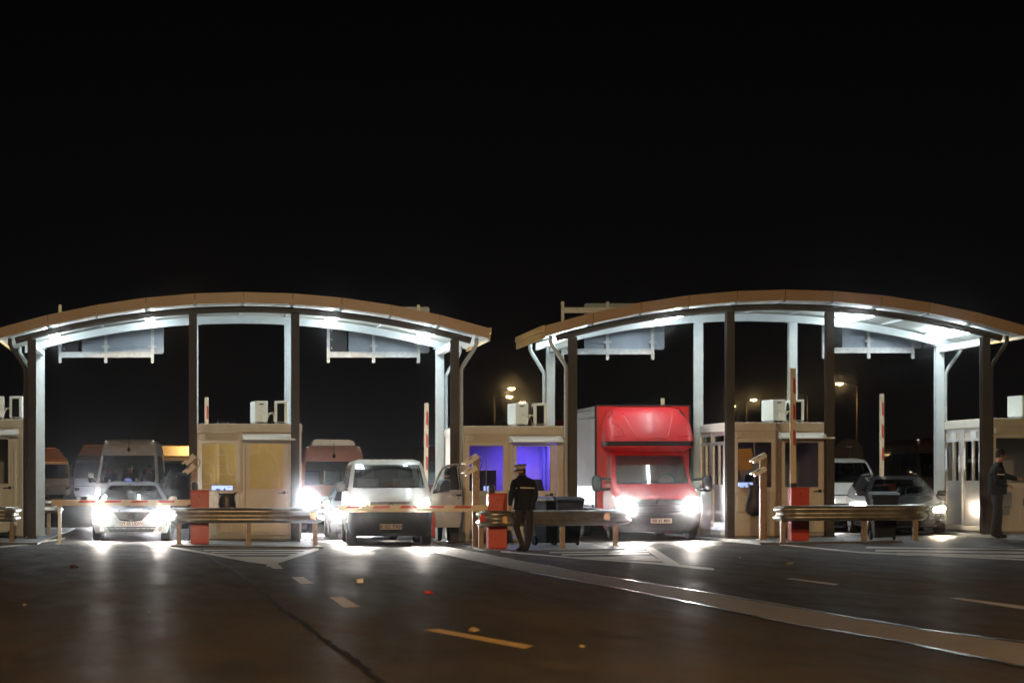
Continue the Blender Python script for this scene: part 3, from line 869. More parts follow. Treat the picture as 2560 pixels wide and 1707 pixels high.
# ---------------------------------------------------------------- air conditioners on the booth roofs
def ac_proto(label, loc, coil):
    t = thing('air_conditioner', label, 'air conditioner', loc, R(7 if not coil else -4), 'air conditioner units on the booth roofs')
    mb = MB(); mb.box(-.155, .155, 0, .78, .06, .56); mb.build('casing', 'ac_white', t, bevel=.015)
    for xx in (-.12, .12):
        mb = MB(); mb.box(xx - .02, xx + .02, .05, .73, 0, .059); mb.build('foot', 'galvanised', t)
    if coil:
        mb = MB(); mb.box(-.085, .085, -.008, -.001, .07, .50)
        for q in range(8): mb.box(-.078 + q * .022, -.07 + q * .022, -.013, -.009, .08, .49, 0)
        mb.build('coil_grille', 'coil_dark', t)
        mb = MB(); mb.lathex([(0, .2), (.012, .2)], (-.168, .4, .3), 20); mb.build('fan_guard', 'coil_dark', t)
    else:
        mb = MB(); mb.box(-.05, .05, -.006, -.001, .47, .50, 1); mb.build('name_plate', ['ac_white', 'black_plastic'], t)
        mb = MB(); mb.box(.0, .12, -.05, -.001, .06, .24, 0); mb.build('service_cover', 'ac_white', t)
        mb = MB()
        for q in range(4):
            mb.tube([(.14, .08 + q * .02, .12 + q * .02), (.20, .03 + q * .02, .24 + q * .012), (.26 + q * .012, .02 + q * .02, .28), (.31, .04 + q * .02, .20), (.31 + q * .012, .05 + q * .02, .07)], .016, 7)
        mb.tube([(-.03, -.01, .32), (.03, -.04, .27), (.14, -.03, .24)], .012, 6)
        mb.build('pipe', 'frame_white', t)
    return t
YA = 57.6
def ac_place(px, B, coil): 
    return (PX(px, YA), YA, B[3] + B[1] + .006)
acA = ac_proto('air conditioner with pipes on the amber booth roof, left of the pair', ac_place(600.5, B2, 0), 0)
acB = ac_proto('air conditioner with dark coil on the amber booth roof, beside the rear column', ac_place(645, B2, 1), 1)
dup(acA, ac_place(1199, B3, 0), R(7), 'air conditioner with pipes on the violet-lit booth roof, left of the pair')
dup(acB, ac_place(1241, B3, 1), R(-4), 'air conditioner with dark coil on the violet-lit booth roof, against a white column')
dup(acA, ac_place(1790, B4, 0), R(7), 'air conditioner with pipes on the orange-reflecting booth roof, left of the raised arm')
dup(acB, ac_place(1832, B4, 1), R(-4), 'air conditioner with dark coil partly behind the raised orange barrier arm')
dup(acA, ac_place(-5, B1, 0), R(7), 'air conditioner cut by the left edge of the photo')
dup(acB, ac_place(36, B1, 1), R(-4), 'air conditioner with dark coil on the leftmost booth roof')
dup(acA, ac_place(2362, B5, 0), R(7), 'air conditioner cut by the right edge of the photo')
# little antennas on the roof of the amber booth
for i, px in enumerate((500, 513, 524, 537)):
    mb = MB(); mb.tube([(0, 0, 0), (0, 0, .075), (.03, 0, .085 if i < 2 else .06)], .008, 6); mb.cbox((0, 0, .006), (.05, .05, .012))
    tag(mb.build('roof_hook', 'galvanised'), 'tiny metal hook on the amber booth roof edge, ' + ('nearest the red-white arm', 'second from the red-white arm', 'third from the red-white arm', 'farthest from the red-white arm')[i], 'hook', 'hooks on the booth roof', (PX(px, 57.0), 57.0, B2[3] + B2[1] + .005))

# ---------------------------------------------------------------- barriers
def barrier(px, Y, key, arm_len, up, label, arm_z=.90, cab=(.40, .34, 1.16), cab_on=True, width=.135, tilt=0.0, zbase=None, arm_mat='arm_white', top_len=None):
    x = PX(px, Y)
    zb = (top(key, x) if key else gz(x)) if zbase is None else zbase
    t = thing('barrier_gate', label, 'barrier', (x, Y, zb), 0, 'boom barriers at the lanes')
    w, d, h = cab
    mb = MB(); mb.box(-w / 2, w / 2, -d / 2, d / 2, .02, h); mb.box(-w / 2 - .012, w / 2 + .012, -d / 2 - .012, d / 2 + .012, h, h + .025); mb.box(-w / 2 + .02, w / 2 - .02, -d / 2 + .02, d / 2 - .02, 0, .02)
    mb.build('cabinet', 'red_cabinet', t, bevel=.01)
    mb = MB(); mb.box(-w / 2 + .03, w / 2 - .03, -d / 2 - .008, -d / 2 - .0015, .10, h - .06); mb.cbox((0, -d / 2 - .014, h - .12), (.03, .012, .03), 1)
    mb.build('access_door', ['red_cabinet', 'black_plastic'], t)
    yA = -.06
    mb = MB()
    if up:
        mb.box(-w / 2 - .0, -w / 2 + .135, yA - .06, yA + .10, h + .026, h + .12); mb.tube([(-w / 2 + .06, yA + .10, h + .15), (-w / 2 + .06, yA + .04, h + .15)], .08, 14)
    else:
        mb.tube([(-w / 2 - .02, yA + .09, arm_z - .12), (-w / 2 - .02, yA - .07, arm_z - .12)], .085, 14); mb.lathez([(0, .07), (.10, .075), (.17, .05), (.18, .02)], (-w / 2 + .09, 0, h + .026), 14)
    mb.build('hub', 'black_plastic', t)
    mb = MB()
    L = arm_len
    if not up:
        x1 = -w / 2 - .004; x0 = x1 - L + .16
        mb.box(x0, x1, yA - .03, yA + .03, arm_z - width / 2, arm_z + width / 2)
        s = x1 - .34
        while s - .40 > x0:
            mb.prism([(s - .40, arm_z + .0), (s - .03, arm_z + .0), (s, arm_z + width / 2 - .012), (s - .34, arm_z + width / 2 - .012)], yA - .036, yA - .0315, 1)
            s -= .575
    else:
        xa = -w / 2 + .06
        z0, z1 = h + .10, arm_z - .25 + L
        sh = math.tan(tilt)
        mb.add([(xa - width / 2 + 0, yA - .03, z0), (xa + width / 2, yA - .03, z0), (xa + width / 2 + sh * L, yA - .03, z1), (xa - width / 2 + sh * L, yA - .03, z1),
                (xa - width / 2 + 0, yA + .03, z0), (xa + width / 2, yA + .03, z0), (xa + width / 2 + sh * L, yA + .03, z1), (xa - width / 2 + sh * L, yA + .03, z1)],
               [(0, 1, 2, 3), (7, 6, 5, 4), (0, 4, 5, 1), (1, 5, 6, 2), (2, 6, 7, 3), (3, 7, 4, 0)])
        s = z1 - .20
        while s - .38 > z0 + .3:
            xx = xa + sh * (s - z0 - .2)
            mb.prism([(xx + .0, s - .34), (xx + width / 2 - .008, s - .38), (xx + width / 2 - .008, s - .05), (xx + .0, s)], yA - .036, yA - .0315, 1)
            s -= .575
    mb.build('arm', [arm_mat, 'stripe_red'], t)
    return t
barrier(459, 52.9, 2, 3.2, False, 'red barrier cabinet with lowered striped arm across the silver car', arm_z=.905)
barrier(1141, 51.6, 3, 3.35, False, 'red barrier cabinet with lowered striped arm across the beige van', arm_z=.865)
barrier(1834, 53.6, 4, 3.05, True, 'red barrier cabinet with raised arm in front of the booth right of the truck', arm_z=1.02, width=.125, tilt=0.0)
barrier(487, 62.6, 2, 2.75, True, 'raised striped barrier arm behind the amber booth', arm_z=1.05, width=.10)
barrier(990, 62.0, 3, 2.8, True, 'raised striped barrier arm between the beige van and a white column', arm_z=.9, width=.105, tilt=R(.35))
barrier(1533, 63.0, 4, 2.85, True, 'raised barrier arm with its tip above the red truck', arm_z=.9, width=.10)
barrier(2036, 62.5, 5, 2.85, True, 'raised striped barrier arm behind the dark station wagon', arm_z=.9, width=.105)
mb = MB(); x = PX(137, 53.0); mb.box(-.035, .035, -.03, .03, 0, .80); mb.box(-.05, .05, -.05, .05, .80, .86); mb.box(-.09, .09, -.09, .09, 0, .015)
tag(mb.build('arm_rest_post', 'galvanised'), 'thin metal post holding the free end of the barrier arm, left of silver car', 'post', loc=(x, 53.0, gz(x)))

# ---------------------------------------------------------------- camera posts
def camera_post(px, Y, key, ytop, label, cams, w=.15):
    x = PX(px, Y); zb = top(key, x)
    h = PZ(ytop, Y) - zb
    t = thing('camera_post', label, 'camera post', (x, Y, zb), 0, 'camera posts beside the barriers')
    mb = MB(); mb.box(-w / 2, w / 2, -.06, .06, .015, h); mb.box(-w / 2 - .06, w / 2 + .06, -.12, .12, 0, .014); mb.build('post', 'rust_steel', t, bevel=.008)
    for (px0, py0, px1, py1, th) in cams:
        a = Vector((PX(px0, Y) - x, -.11, PZ(py0, Y) - zb)); b = Vector((PX(px1, Y) - x, -.05, PZ(py1, Y) - zb))
        d = (b - a); L = d.length; ang = math.atan2(d.z, d.x)
        rot = Matrix.Rotation(-ang, 3, 'Y')
        c = (a + b) / 2
        mb = MB(); mb.cbox(c, (L, .12, th * .55), 0, rot); mb.cbox(c + rot @ Vector((-.03, 0, th * .42)), (L + .05, .16, th * .28), 0, rot)
        mb.cbox(c + rot @ Vector((-.02, -.081, th * .42)), (.10, .003, .02), 1, rot)
        cam = mb.build('camera', ['cam_white', 'black_plastic'], t, bevel=.008)
        mb = MB(); mb.cbox(c + rot @ Vector((-L / 2 - .004, 0, 0)), (.006, .09, th * .4), 0, rot); mb.build('lens', 'black_plastic', cam)
        mb = MB(); mb.tube([b, b + Vector((.04, .05, -.02)), (0.03, .0, b.z - .10)], .02, 8); mb.build('bracket', 'black_plastic', cam)
    mb = MB(); mb.tube([(w / 2 + .01, -.02, h - .02), (w / 2 + .06, -.03, h - .10), (w / 2 + .02, -.02, h - .24)], .009, 6); mb.build('cable', 'black_plastic', t)
    return t
camera_post(446, 54.4, 2, 1050, 'brown post with two white cameras at the left corner of the amber booth', [(427, 1066, 448, 1047, .15), (428, 1086, 448, 1070, .15)])
camera_post(1093, 52.6, 3, 1052, 'brown post with two white cameras beside the open van door', [(1069, 1066, 1097, 1048, .14), (1068.5, 1089, 1094, 1075, .14)])
camera_post(1752.5, 54.6, 4, 1046, 'brown post with two white cameras in front of the orange-reflecting window', [(1729, 1061, 1757, 1046, .14), (1730, 1091, 1757, 1077, .14)])

# ---------------------------------------------------------------- guard rails
WPROF = [(.0, -.165), (.035, -.15), (.085, -.105), (.085, -.07), (.02, -.015), (.02, .015), (.085, .07), (.085, .105), (.035, .15), (.0, .165)]
def guard_rail(label, path, zc, posts, refl=(), key=None, flare=(1, 1), cap=False):
    """path: plan points left to right (x,y); zc: centre heights at ends; profile bulges towards the traffic"""
    x0, y0 = path[0]
    zz = lambda x: (top(key, x) if key else gz(x))
    t = thing('guard_rail', label, 'guard rail', (x0, y0, zz(x0)), 0, 'steel guard rails in front of the booths')
    # resample
    P = []
    for (a, b) in zip(path, path[1:]):
        for k in range(6):
            f = k / 6; P.append(Vector((a[0] + (b[0] - a[0]) * f, a[1] + (b[1] - a[1]) * f, 0)))
    P.append(Vector((path[-1][0], path[-1][1], 0)))
    n = len(P); W = len(WPROF)
    vs = []
    for off in (0, .022):
        for i, p in enumerate(P):
            tg = (P[min(i + 1, n - 1)] - P[max(i - 1, 0)]).normalized()
            nr = Vector((tg.y, -tg.x, 0))
            f = i / (n - 1)
            z = zc[0] + (zc[1] - zc[0]) * f
            for d, h in WPROF:
                s = 1.0
                q = p + nr * (d - off)
                vs.append((q.x - x0, q.y - y0, z + h * s - zz(x0)))
    fs = []
    for L in (0, 1):
        o = L * n * W
        for i in range(n - 1):
            for k in range(W - 1):
                a = (o + i * W + k, o + (i + 1) * W + k, o + (i + 1) * W + k + 1, o + i * W + k + 1)
                fs.append(a if L == 0 else a[::-1])
    o = n * W
    for i in range(n - 1):
        for k in (0, W - 1): fs.append((i * W + k, o + i * W + k, o + (i + 1) * W + k, (i + 1) * W + k))
    for i in (0, n - 1):
        for k in range(W - 1): fs.append((i * W + k, i * W + k + 1, o + i * W + k + 1, o + i * W + k))
    MB().add(vs, fs, 0, True).build('rail', 'rail_metal', t, sharp=60)
    for (px_, py_) in posts:
        z = zc[0] + (zc[1] - zc[0]) * ((px_ - path[0][0]) / (path[-1][0] - path[0][0]))
        zb = zz(px_)
        mb = MB(); mb.box(px_ - x0 - .05, px_ - x0 + .05, py_ - y0 + .03, py_ - y0 + .042, zb - zz(x0), z + .12 - zz(x0)); mb.box(px_ - x0 - .05, px_ - x0 - .04, py_ - y0 + .043, py_ - y0 + .13, zb - zz(x0), z + .12 - zz(x0))
        mb.box(px_ - x0 - .09, px_ - x0 + .09, py_ - y0, py_ - y0 + .2, zb - zz(x0), zb - zz(x0) + .012)
        mb.build('post', 'rust_steel', t)
    for (rx, ry, rz, mat, w) in refl:
        mb = MB(); mb.prism([(rx - x0 - w * .5, rz - .06 - zz(x0)), (rx - x0 + w * .5, rz - .085 - zz(x0)), (rx - x0 + w * .5, rz + .085 - zz(x0)), (rx - x0 - w * .5, rz + .06 - zz(x0))], ry - y0 - .02, ry - y0)
        mb.build('reflector', mat, t)
    return t
def gpath(pts): return [(PX(a, Y), Y) for a, Y in pts]
Yg = 52.4
guard_rail('guard rail in front of the amber booth, starting beside the silver car',
           gpath([(398, 53.6), (402, 52.9), (412, Yg), (500, Yg - .1), (600, Yg - .15), (700, Yg), (726, Yg + .15), (736, Yg + .6)]), (PZ(1183, Yg), PZ(1183, Yg)),
           [(PX(411, 52.45), 52.45), (PX(571, 52.3), 52.3), (PX(724, 52.5), 52.5)], [(PX(765 - 1, 52.2) - .42, 52.27, PZ(1184, 52.3), 'reflector_amber', .12)], 2)
Yg = 51.2
guard_rail('guard rail with red and amber reflectors behind the officer in the peaked cap',
           gpath([(1112, 52.6), (1103, 52.1), (1102, 51.6), (1108, 51.2), (1130, 51.0), (1230, 51.1), (1340, 51.6), (1420, 52.2), (1434, 52.5), (1442, 53.0)]), (PZ(1192, 51.1), PZ(1186, 52.4)),
           [(PX(1106, 51.4), 51.4), (PX(1293, 51.5), 51.5), (PX(1415, 52.3), 52.3)],
           [(PX(1108, 51.0), 51.02, PZ(1189, 51), 'reflector_red', .10), (PX(1160, 50.9), 50.93, PZ(1193, 51), 'reflector_amber', .10), (PX(1393, 51.9), 51.87, PZ(1185, 52), 'reflector_amber', .12)], 3)
Yg = 52.0
guard_rail('guard rail crossing in front of the dark station wagon and a wheelie bin',
           gpath([(1788, 53.2), (1785, 52.8), (1790, 52.3), (1802, 52.0), (1830, 51.9), (1950, 51.8), (2080, 51.8), (2112, 52.0), (2122, 52.5)]), (PZ(1181, 52), PZ(1175, 52)),
           [(PX(1800, 52.1), 52.1), (PX(1987, 51.9), 51.9), (PX(2105, 51.9), 51.9)], [], 4)
guard_rail('guard rail end at the left edge of the photo, with two rounded beads',
           gpath([(-230, 53.2), (-100, 53.2), (10, 53.2), (28, 53.3), (37, 53.6), (40, 54.2)]), (PZ(1180, 53.2), PZ(1181, 53.2)),
           [(PX(-150, 53.25), 53.25), (PX(27, 53.3), 53.3)], [], 1)
guard_rail('bluish curled guard rail end behind the leftmost canopy columns',
           gpath([(40, 60.5), (100, 60.6), (122, 60.7), (134, 61.0), (138, 61.6)]), (PZ(1163, 60.6), PZ(1163, 60.6)), [(PX(112, 60.65), 60.65)], [], None)

# ---------------------------------------------------------------- wheelie bins
def wheelie_bin(loc, rotz, label, lid_mat='bin_plastic', scale=1.0):
    t = thing('wheelie_bin', label, 'bin', loc, rotz, 'wheelie bins behind the guard rails')
    s = scale
    mb = MB()
    def ring(z, w, d, y0): return [(-w / 2, y0 - d / 2, z), (w / 2, y0 - d / 2, z), (w / 2, y0 + d / 2, z), (-w / 2, y0 + d / 2, z)]
    vs = ring(.06 * s, .44 * s, .40 * s, 0) + ring(.20 * s, .46 * s, .44 * s, 0) + ring(.92 * s, .56 * s, .62 * s, 0) + ring(.94 * s, .60 * s, .66 * s, 0) + ring(.98 * s, .60 * s, .66 * s, 0)
    fs = [(3, 2, 1, 0)] + [(i * 4 + k, i * 4 + (k + 1) % 4, (i + 1) * 4 + (k + 1) % 4, (i + 1) * 4 + k) for i in range(4) for k in range(4)] + [(16, 17, 18, 19)]
    mb.add(vs, fs); mb.build('body', 'bin_plastic', t, bevel=.02)
    mb = MB()
    mb.prismx([(-.36 * s, .985 * s), (-.36 * s, 1.01 * s), (-.2 * s, 1.06 * s), (.15 * s, 1.085 * s), (.33 * s, 1.06 * s), (.33 * s, .985 * s)], -.31 * s, .31 * s)
    mb.build('lid', lid_mat, t, bevel=.015)
    mb = MB(); mb.tube([(-.22 * s, .37 * s, .99 * s), (-.22 * s, .42 * s, 1.0 * s), (.22 * s, .42 * s, 1.0 * s), (.22 * s, .37 * s, .99 * s)], .018, 8); mb.build('handle', 'bin_plastic', t)
    for sx in (-1, 1):
        mb = MB(); mb.lathex([(-.03, .06 * s), (-.028, .10 * s), (.028, .10 * s), (.03, .06 * s)], (sx * .25 * s, .22 * s, .10 * s), 18); mb.build('wheel', 'rubber', t)
    return t
def on(px, Y, key=None):
    x = PX(px, Y); return (x, Y, top(key, x) if key else gz(x))
wheelie_bin(on(1262, 54.0, 3), R(24), 'black wheelie bin with shiny grey lid behind the guard rail near the officer', 'bin_lid_grey')
wheelie_bin(on(1305, 53.7, 3), R(2), 'black wheelie bin beside a canopy column, next to the grey-lidded one')
wheelie_bin(on(2030, 53.0, 5), R(-8), 'dark blue wheelie bin in front of the station wagon', scale=.98)

# ---------------------------------------------------------------- round traffic sign and street lamps
def round_sign(px, py, Y, r, label, mat):
    x = PX(px, Y); z = PZ(py, Y); zb = gz(x)
    t = thing('round_sign', label, 'sign', (x, Y, zb), 0)
    mb = MB(); mb.tube([(0, 0, z - zb), (0, .012, z - zb)], r, 40); mb.build('disc', mat, t)
    mb = MB(); mb.tube([(0, -.04, 0), (0, -.04, z - zb + r * .5)], .03, 10); mb.build('post', 'pole_grey', t)
    mb = MB(); mb.box(-.09, .09, -.075, -.002, z - zb + r * .42, z - zb + r * .5); mb.build('clamp', 'galvanised', t)
round_sign(1949.5, 1041, 76, .46, 'dim round sign seen from behind above the white van, on a thin post', 'sign_dim')

def street_lamp(hx, hy, px, Y, label, power=900, pole_top=None, light=True):
    X0 = PX(px, Y); xh = PX(hx, Y) - X0; zh = PZ(hy, Y) - gz(X0)
    t = thing('street_lamp', label, 'street lamp', (X0, Y, gz(X0)), 0, 'sodium street lamps behind the crossing')
    zt = zh - .35
    mb = MB(); mb.tube([(0, 0, 0), (0, 0, zt * .5), (0, 0, zt)], [.09, .07, .05], 10); mb.build('pole', 'pole_grey', t)
    s = 1 if xh >= 0 else -1
    mb = MB(); mb.tube([(0, 0, zt), (s * .08, 0, zt + .15), (xh * .5, 0, zh - .02), (xh - s * .25, 0, zh + .03)], .04, 8); mb.build('arm', 'pole_grey', t)
    mb = MB(); mb.cbox((xh, 0, zh + .07), (.75, .34, .12)); hd = mb.build('lamp_head', 'pole_grey', t, bevel=.03)
    mb = MB()
    n = 14; vs = []; 
    for i in range(5):
        a = (math.pi / 2) * i / 4
        for k in range(n):
            w = 2 * math.pi * k / n
            vs.append((xh + .27 * math.cos(a) * math.cos(w), .15 * math.cos(a) * math.sin(w), zh - .14 * math.sin(a)))
    fs = [(i * n + k, i * n + (k + 1) % n, (i + 1) * n + (k + 1) % n, (i + 1) * n + k) for i in range(4) for k in range(n)]
    mb.add(vs, fs, 0, True); mb.build('lens', 'sodium_lamp', hd)
    if light:
        l = bpy.data.lights.new('lamp_glow', 'SPOT'); l.energy = power; l.color = (1, .56, .16); l.spot_size = R(150); l.spot_blend = .6; l.shadow_soft_size = .25
        o = bpy.data.objects.new('lamp_glow', l); COL.objects.link(o); o.parent = t; o.location = (xh, 0, zh - .35)
    return t
street_lamp(1174.5, 891, 1134, 190, 'street lamp with the highest light of the cluster between the canopies')
street_lamp(1170, 910, 1136, 212, 'street lamp with the second light down in the cluster between the canopies')
street_lamp(1199.7, 923.6, 1167, 226, 'street lamp with the rightmost light of the cluster between the canopies')
street_lamp(1198, 937, 1172, 244, 'street lamp with the lowest light, just over the violet booth air conditioner')
street_lamp(1731, 917, 1714, 216, 'street lamp shining between the two middle front columns of the right canopy')
street_lamp(1685, 932, 1692, 420, 'very far small street lamp beside the second front column of the right canopy', light=False)
street_lamp(1928, 880, 1969, 184, 'street lamp leaning left under the right end of the right canopy', 1500)
street_lamp(1818, 902, 1855, 200, 'street lamp pole right of the raised barrier arm, its head behind a column', 900)
street_lamp(436, 718, 446, 178, 'tall street lamp added out of sight behind the second column of the left canopy', 15000)  # invented lamp to light the lorries, concealed by column and roof

# ---------------------------------------------------------------- litter on the road
def litter(px, py, kind, label, s=1.0):
    p = GP(px, py)
    mb = MB()
    if kind == 'pack':
        mb.cbox((0, 0, .03), (.16 * s, .10 * s, .055), 0, Matrix.Rotation(.3, 3, 'Z')); mb.cbox((.03, 0, .062), (.05 * s, .09 * s, .006), 0, Matrix.Rotation(.3, 3, 'Z'))
        mat = 'paper_white'
    else:
        n = 9; vs = []
        rr = random.Random(int(px))
        for j, (zz, q) in enumerate(((0, 1.0), (.035, .85), (.06, .35))):
            for k in range(n):
                a = 2 * math.pi * k / n; r = s * .12 * q * (.7 + .6 * rr.random()) * .55
                vs.append((r * math.cos(a), r * math.sin(a) * 1.3, zz * s * .6 + rr.random() * .01))
        fs = [tuple(range(n))[::-1]] + [(j * n + k, j * n + (k + 1) % n, (j + 1) * n + (k + 1) % n, (j + 1) * n + k) for j in range(2) for k in range(n)] + [tuple(2 * n + k for k in range(n))]
        mb.add(vs, fs)
        mat = {'red': 'litter_red', 'dark': 'litter_dark', 'tan': 'litter_tan', 'white': 'paper_white'}[kind]
    o = mb.build('litter', mat); o['kind'] = 'thing'
    tag(o, label, 'litter', 'litter lying on the road', p)
litter(984, 1363, 'red', 'crumpled red wrapper on the road in front of the beige van', 1.0)
litter(170, 1304, 'dark', 'dark clod on the road in front of the silver car', 1.4)
litter(826, 1338, 'pack', 'small white packet on the road below the beige van', .55)
litter(1088, 1449, 'tan', 'flat tan scrap beside the long yellow dash', .9)
litter(1815, 1295, 'tan', 'tan scrap on the road right of the truck', .9)
litter(1700, 1281, 'white', 'tiny white scrap in the truck light pool', .35)
litter(1336, 1486, 'tan', 'small tan crumb right of the long yellow dash', .45)
litter(342, 1406, 'tan', 'tiny tan crumb on the dark road left of the crack', .35)
litter(57, 1390, 'tan', 'tiny tan crumb near the left edge of the road', .4)
litter(1290, 1260, 'white', 'crushed white scraps under the guard rail right of the officer', .5)
# ================================================================ VEHICLES
class Shell:
    """stacked horizontal outlines; front faces -y. ring = (z, front y, rear y, half width, corner radius, bulge)"""
    NF = 5
    def __init__(s, rings, side_ys):
        s.rings = rings; s.side = side_ys
        s.half = [s._half(r) for r in rings]
        s.H = len(s.half[0])
    def _half(s, r):
        z, yf, yr, hw, rc, bu = r
        pts = []
        for i in range(s.NF):
            t = i / (s.NF - 1); pts.append((t * (hw - rc), yf + bu * t * t))
        for k in range(1, 5):
            a = R(22.5 * k); pts.append((hw - rc + rc * math.sin(a), yf + bu + rc * (1 - math.cos(a))))
        last = pts[-1][1]
        for sy in s.side:
            y = min(max(sy, last + .015), yr - .16 + .001 * len(pts)); pts.append((hw, y)); last = y
        rr = .12
        for k in (1, 2, 3):
            a = R(30 * k); pts.append((hw - rr + rr * math.cos(a), yr - rr + rr * math.sin(a)))
        pts.append(((hw - rr) * .5, yr)); pts.append((0, yr))
        return pts
    def ring_pts(s, i):
        h = s.half[i]; z = s.rings[i][0]
        return [(x, y, z) for x, y in h] + [(-x, y, z) for x, y in h[-2:0:-1]]
    def surf(s, x, z):
        for i in range(len(s.rings) - 1):
            if s.rings[i][0] <= z <= s.rings[i + 1][0]:
                t = (z - s.rings[i][0]) / (s.rings[i + 1][0] - s.rings[i][0])
                def yy(h):
                    ax = abs(x)
                    for (a, b), (c, d) in zip(h[:9], h[1:9]):
                        if a <= ax <= c: return b + (d - b) * ((ax - a) / max(1e-6, c - a))
                    return h[8][1]
                return yy(s.half[i]) * (1 - t) + yy(s.half[i + 1]) * t
        return s.half[-1][0][1]
    def parts(s, classify):
        n = 2 * s.H - 2
        groups = {}
        for r in range(len(s.rings) - 1):
            a, b = s.ring_pts(r), s.ring_pts(r + 1)
            for j in range(n):
                h = j if j < s.H - 1 else 2 * s.H - 3 - j
                side = 1 if j < s.H - 1 else -1
                key = classify(r, h, side)
                if key is None: continue
                k2 = (j + 1) % n
                groups.setdefault(key, []).append((a[j], a[k2], b[k2], b[j]))
        groups.setdefault('body', []).append(tuple(s.ring_pts(0)[::-1]))
        groups['body'].append(tuple(s.ring_pts(len(s.rings) - 1)))
        return groups
    def build(s, t, classify, mats, names=None):
        out = {}
        names = dict(names or {})
        for k0 in list(mats):
            for e in ('_left', '_right'): mats[k0 + e] = mats[k0]; names[k0 + e] = (names or {}).get(k0, k0)
        for key, faces in s.parts(classify).items():
            idx = {}; vs = []; fs = []
            for f in faces:
                q = []
                for p in f:
                    kk = (round(p[0], 5), round(p[1], 5), round(p[2], 5))
                    if kk not in idx: idx[kk] = len(vs); vs.append(p)
                    if not q or q[-1] != idx[kk]: q.append(idx[kk])
                if len(q) > 2: fs.append(tuple(q))
            mb = MB().add(vs, fs, 0, True)
            out[key] = mb.build((names or {}).get(key, key), mats[key], t, recalc=False, sharp=44)
        return out

def patch(sh, corners, off=.008, thick=.03, nu=6, nv=3, rnd=0):
    """plate following the front of a shell; corners (x,z): bottom left, bottom right, top right, top left"""
    mb = MB(); c = [Vector(q) for q in corners]
    def P(u, v, o):
        if rnd:
            a_, b_ = 2 * u - 1, 2 * v - 1; u, v = .5 + .5 * a_ * math.sqrt(1 - rnd * b_ * b_ / 2), .5 + .5 * b_ * math.sqrt(1 - rnd * a_ * a_ / 2)
        a = c[0].lerp(c[1], u); b = c[3].lerp(c[2], u); q = a.lerp(b, v)
        return (q.x, sh.surf(q.x, q.y) - o, q.y)
    mb.grid(lambda u, v: P(u, v, off), nu, nv)
    mb.grid(lambda u, v: P(1 - u, v, off - thick), nu, nv)
    for fn in (lambda u, v: P(u, 0, off - thick * (1 - v)), lambda u, v: P(1 - u, 1, off - thick * (1 - v))): mb.grid(fn, nu, 1, 0, False)
    for fn in (lambda u, v: P(1, u, off - thick * (1 - v)), lambda u, v: P(0, 1 - u, off - thick * (1 - v))): mb.grid(fn, nv, 1, 0, False)
    return mb

def wheel(t, x, y, r=.32, w=.21, side=1, rim='rim_alloy'):
    mb = MB()
    mb.lathex([(-w / 2, r * .62), (-w / 2, r * .9), (-w / 2 + .03, r * .985), (0, r), (w / 2 - .03, r * .985), (w / 2, r * .9), (w / 2, r * .62)], (x, y, r), 28)
    o = mb.build('wheel', 'rubber', t)
    mb = MB(); xo = x + side * (w / 2 - .012)
    mb.lathex([(0, r * .64), (side * .02, r * .64), (side * .022, r * .56), (side * .006, r * .52), (side * .012, r * .2), (side * .026, r * .12)], (xo, y, r), 24)
    for k in range(5):
        a = 2 * math.pi * k / 5
        mb.cbox((xo + side * .02, y + r * .36 * math.cos(a), r + r * .36 * math.sin(a)), (.02, r * .34, r * .10), 0, Matrix.Rotation(a, 3, 'X'))
    mb.build('rim', rim, o)
    return o

def plate(t, x, z, y, text, w=.52, h=.115):
    mb = MB(); mb.box(x - w / 2, x + w / 2, y - .012, y, z - h / 2, z + h / 2)
    mb2 = MB()
    o = mb.build('number_plate', 'plate_paint', t)
    lettering(text, h * .92, o, 'letter_black', (x, y - .0135, z), sx=.92)
    return o

def mirror(t, side, x, y, z, w=.22, h=.16, d=.12, mat='black_plastic', arm=.10):
    vs = []
    for (yy, k) in ((-.5, .8), (-.2, 1.0), (.35, .98), (.5, .9)):
        for a in range(10):
            w_ = 2 * math.pi * a / 10
            cx = math.copysign(abs(math.cos(w_)) ** .55, math.cos(w_)); cz = math.copysign(abs(math.sin(w_)) ** .55, math.sin(w_))
            vs.append((x + cx * w / 2 * k, y + yy * d, z + cz * h / 2 * k))
    fs = [(i * 10 + k, i * 10 + (k + 1) % 10, (i + 1) * 10 + (k + 1) % 10, (i + 1) * 10 + k) for i in range(3) for k in range(10)]
    fs += [tuple(range(10))[::-1], tuple(30 + k for k in range(10))]
    mb = MB().add(vs, fs, 0, True)
    mb.tube([(x - side * w * .3, y, z - h * .2), (x - side * (w * .5 + arm), y + .06, z - h * .45)], .03, 8)
    return mb.build('mirror', mat, t, sharp=60)

def beam(t, loc, energy, col=(1, .92, .82), size=60, down=27, yaw=0.0, blend=.85):
    l = bpy.data.lights.new('headlight_beam', 'SPOT'); l.energy = energy * .95; l.color = col
    l.spot_size = R(size); l.spot_blend = blend; l.shadow_soft_size = .07
    o = bpy.data.objects.new('headlight_beam', l); COL.objects.link(o); o.parent = t; o.location = loc
    o.rotation_euler = (R(90 - down), 0, math.pi + R(yaw))
    return o

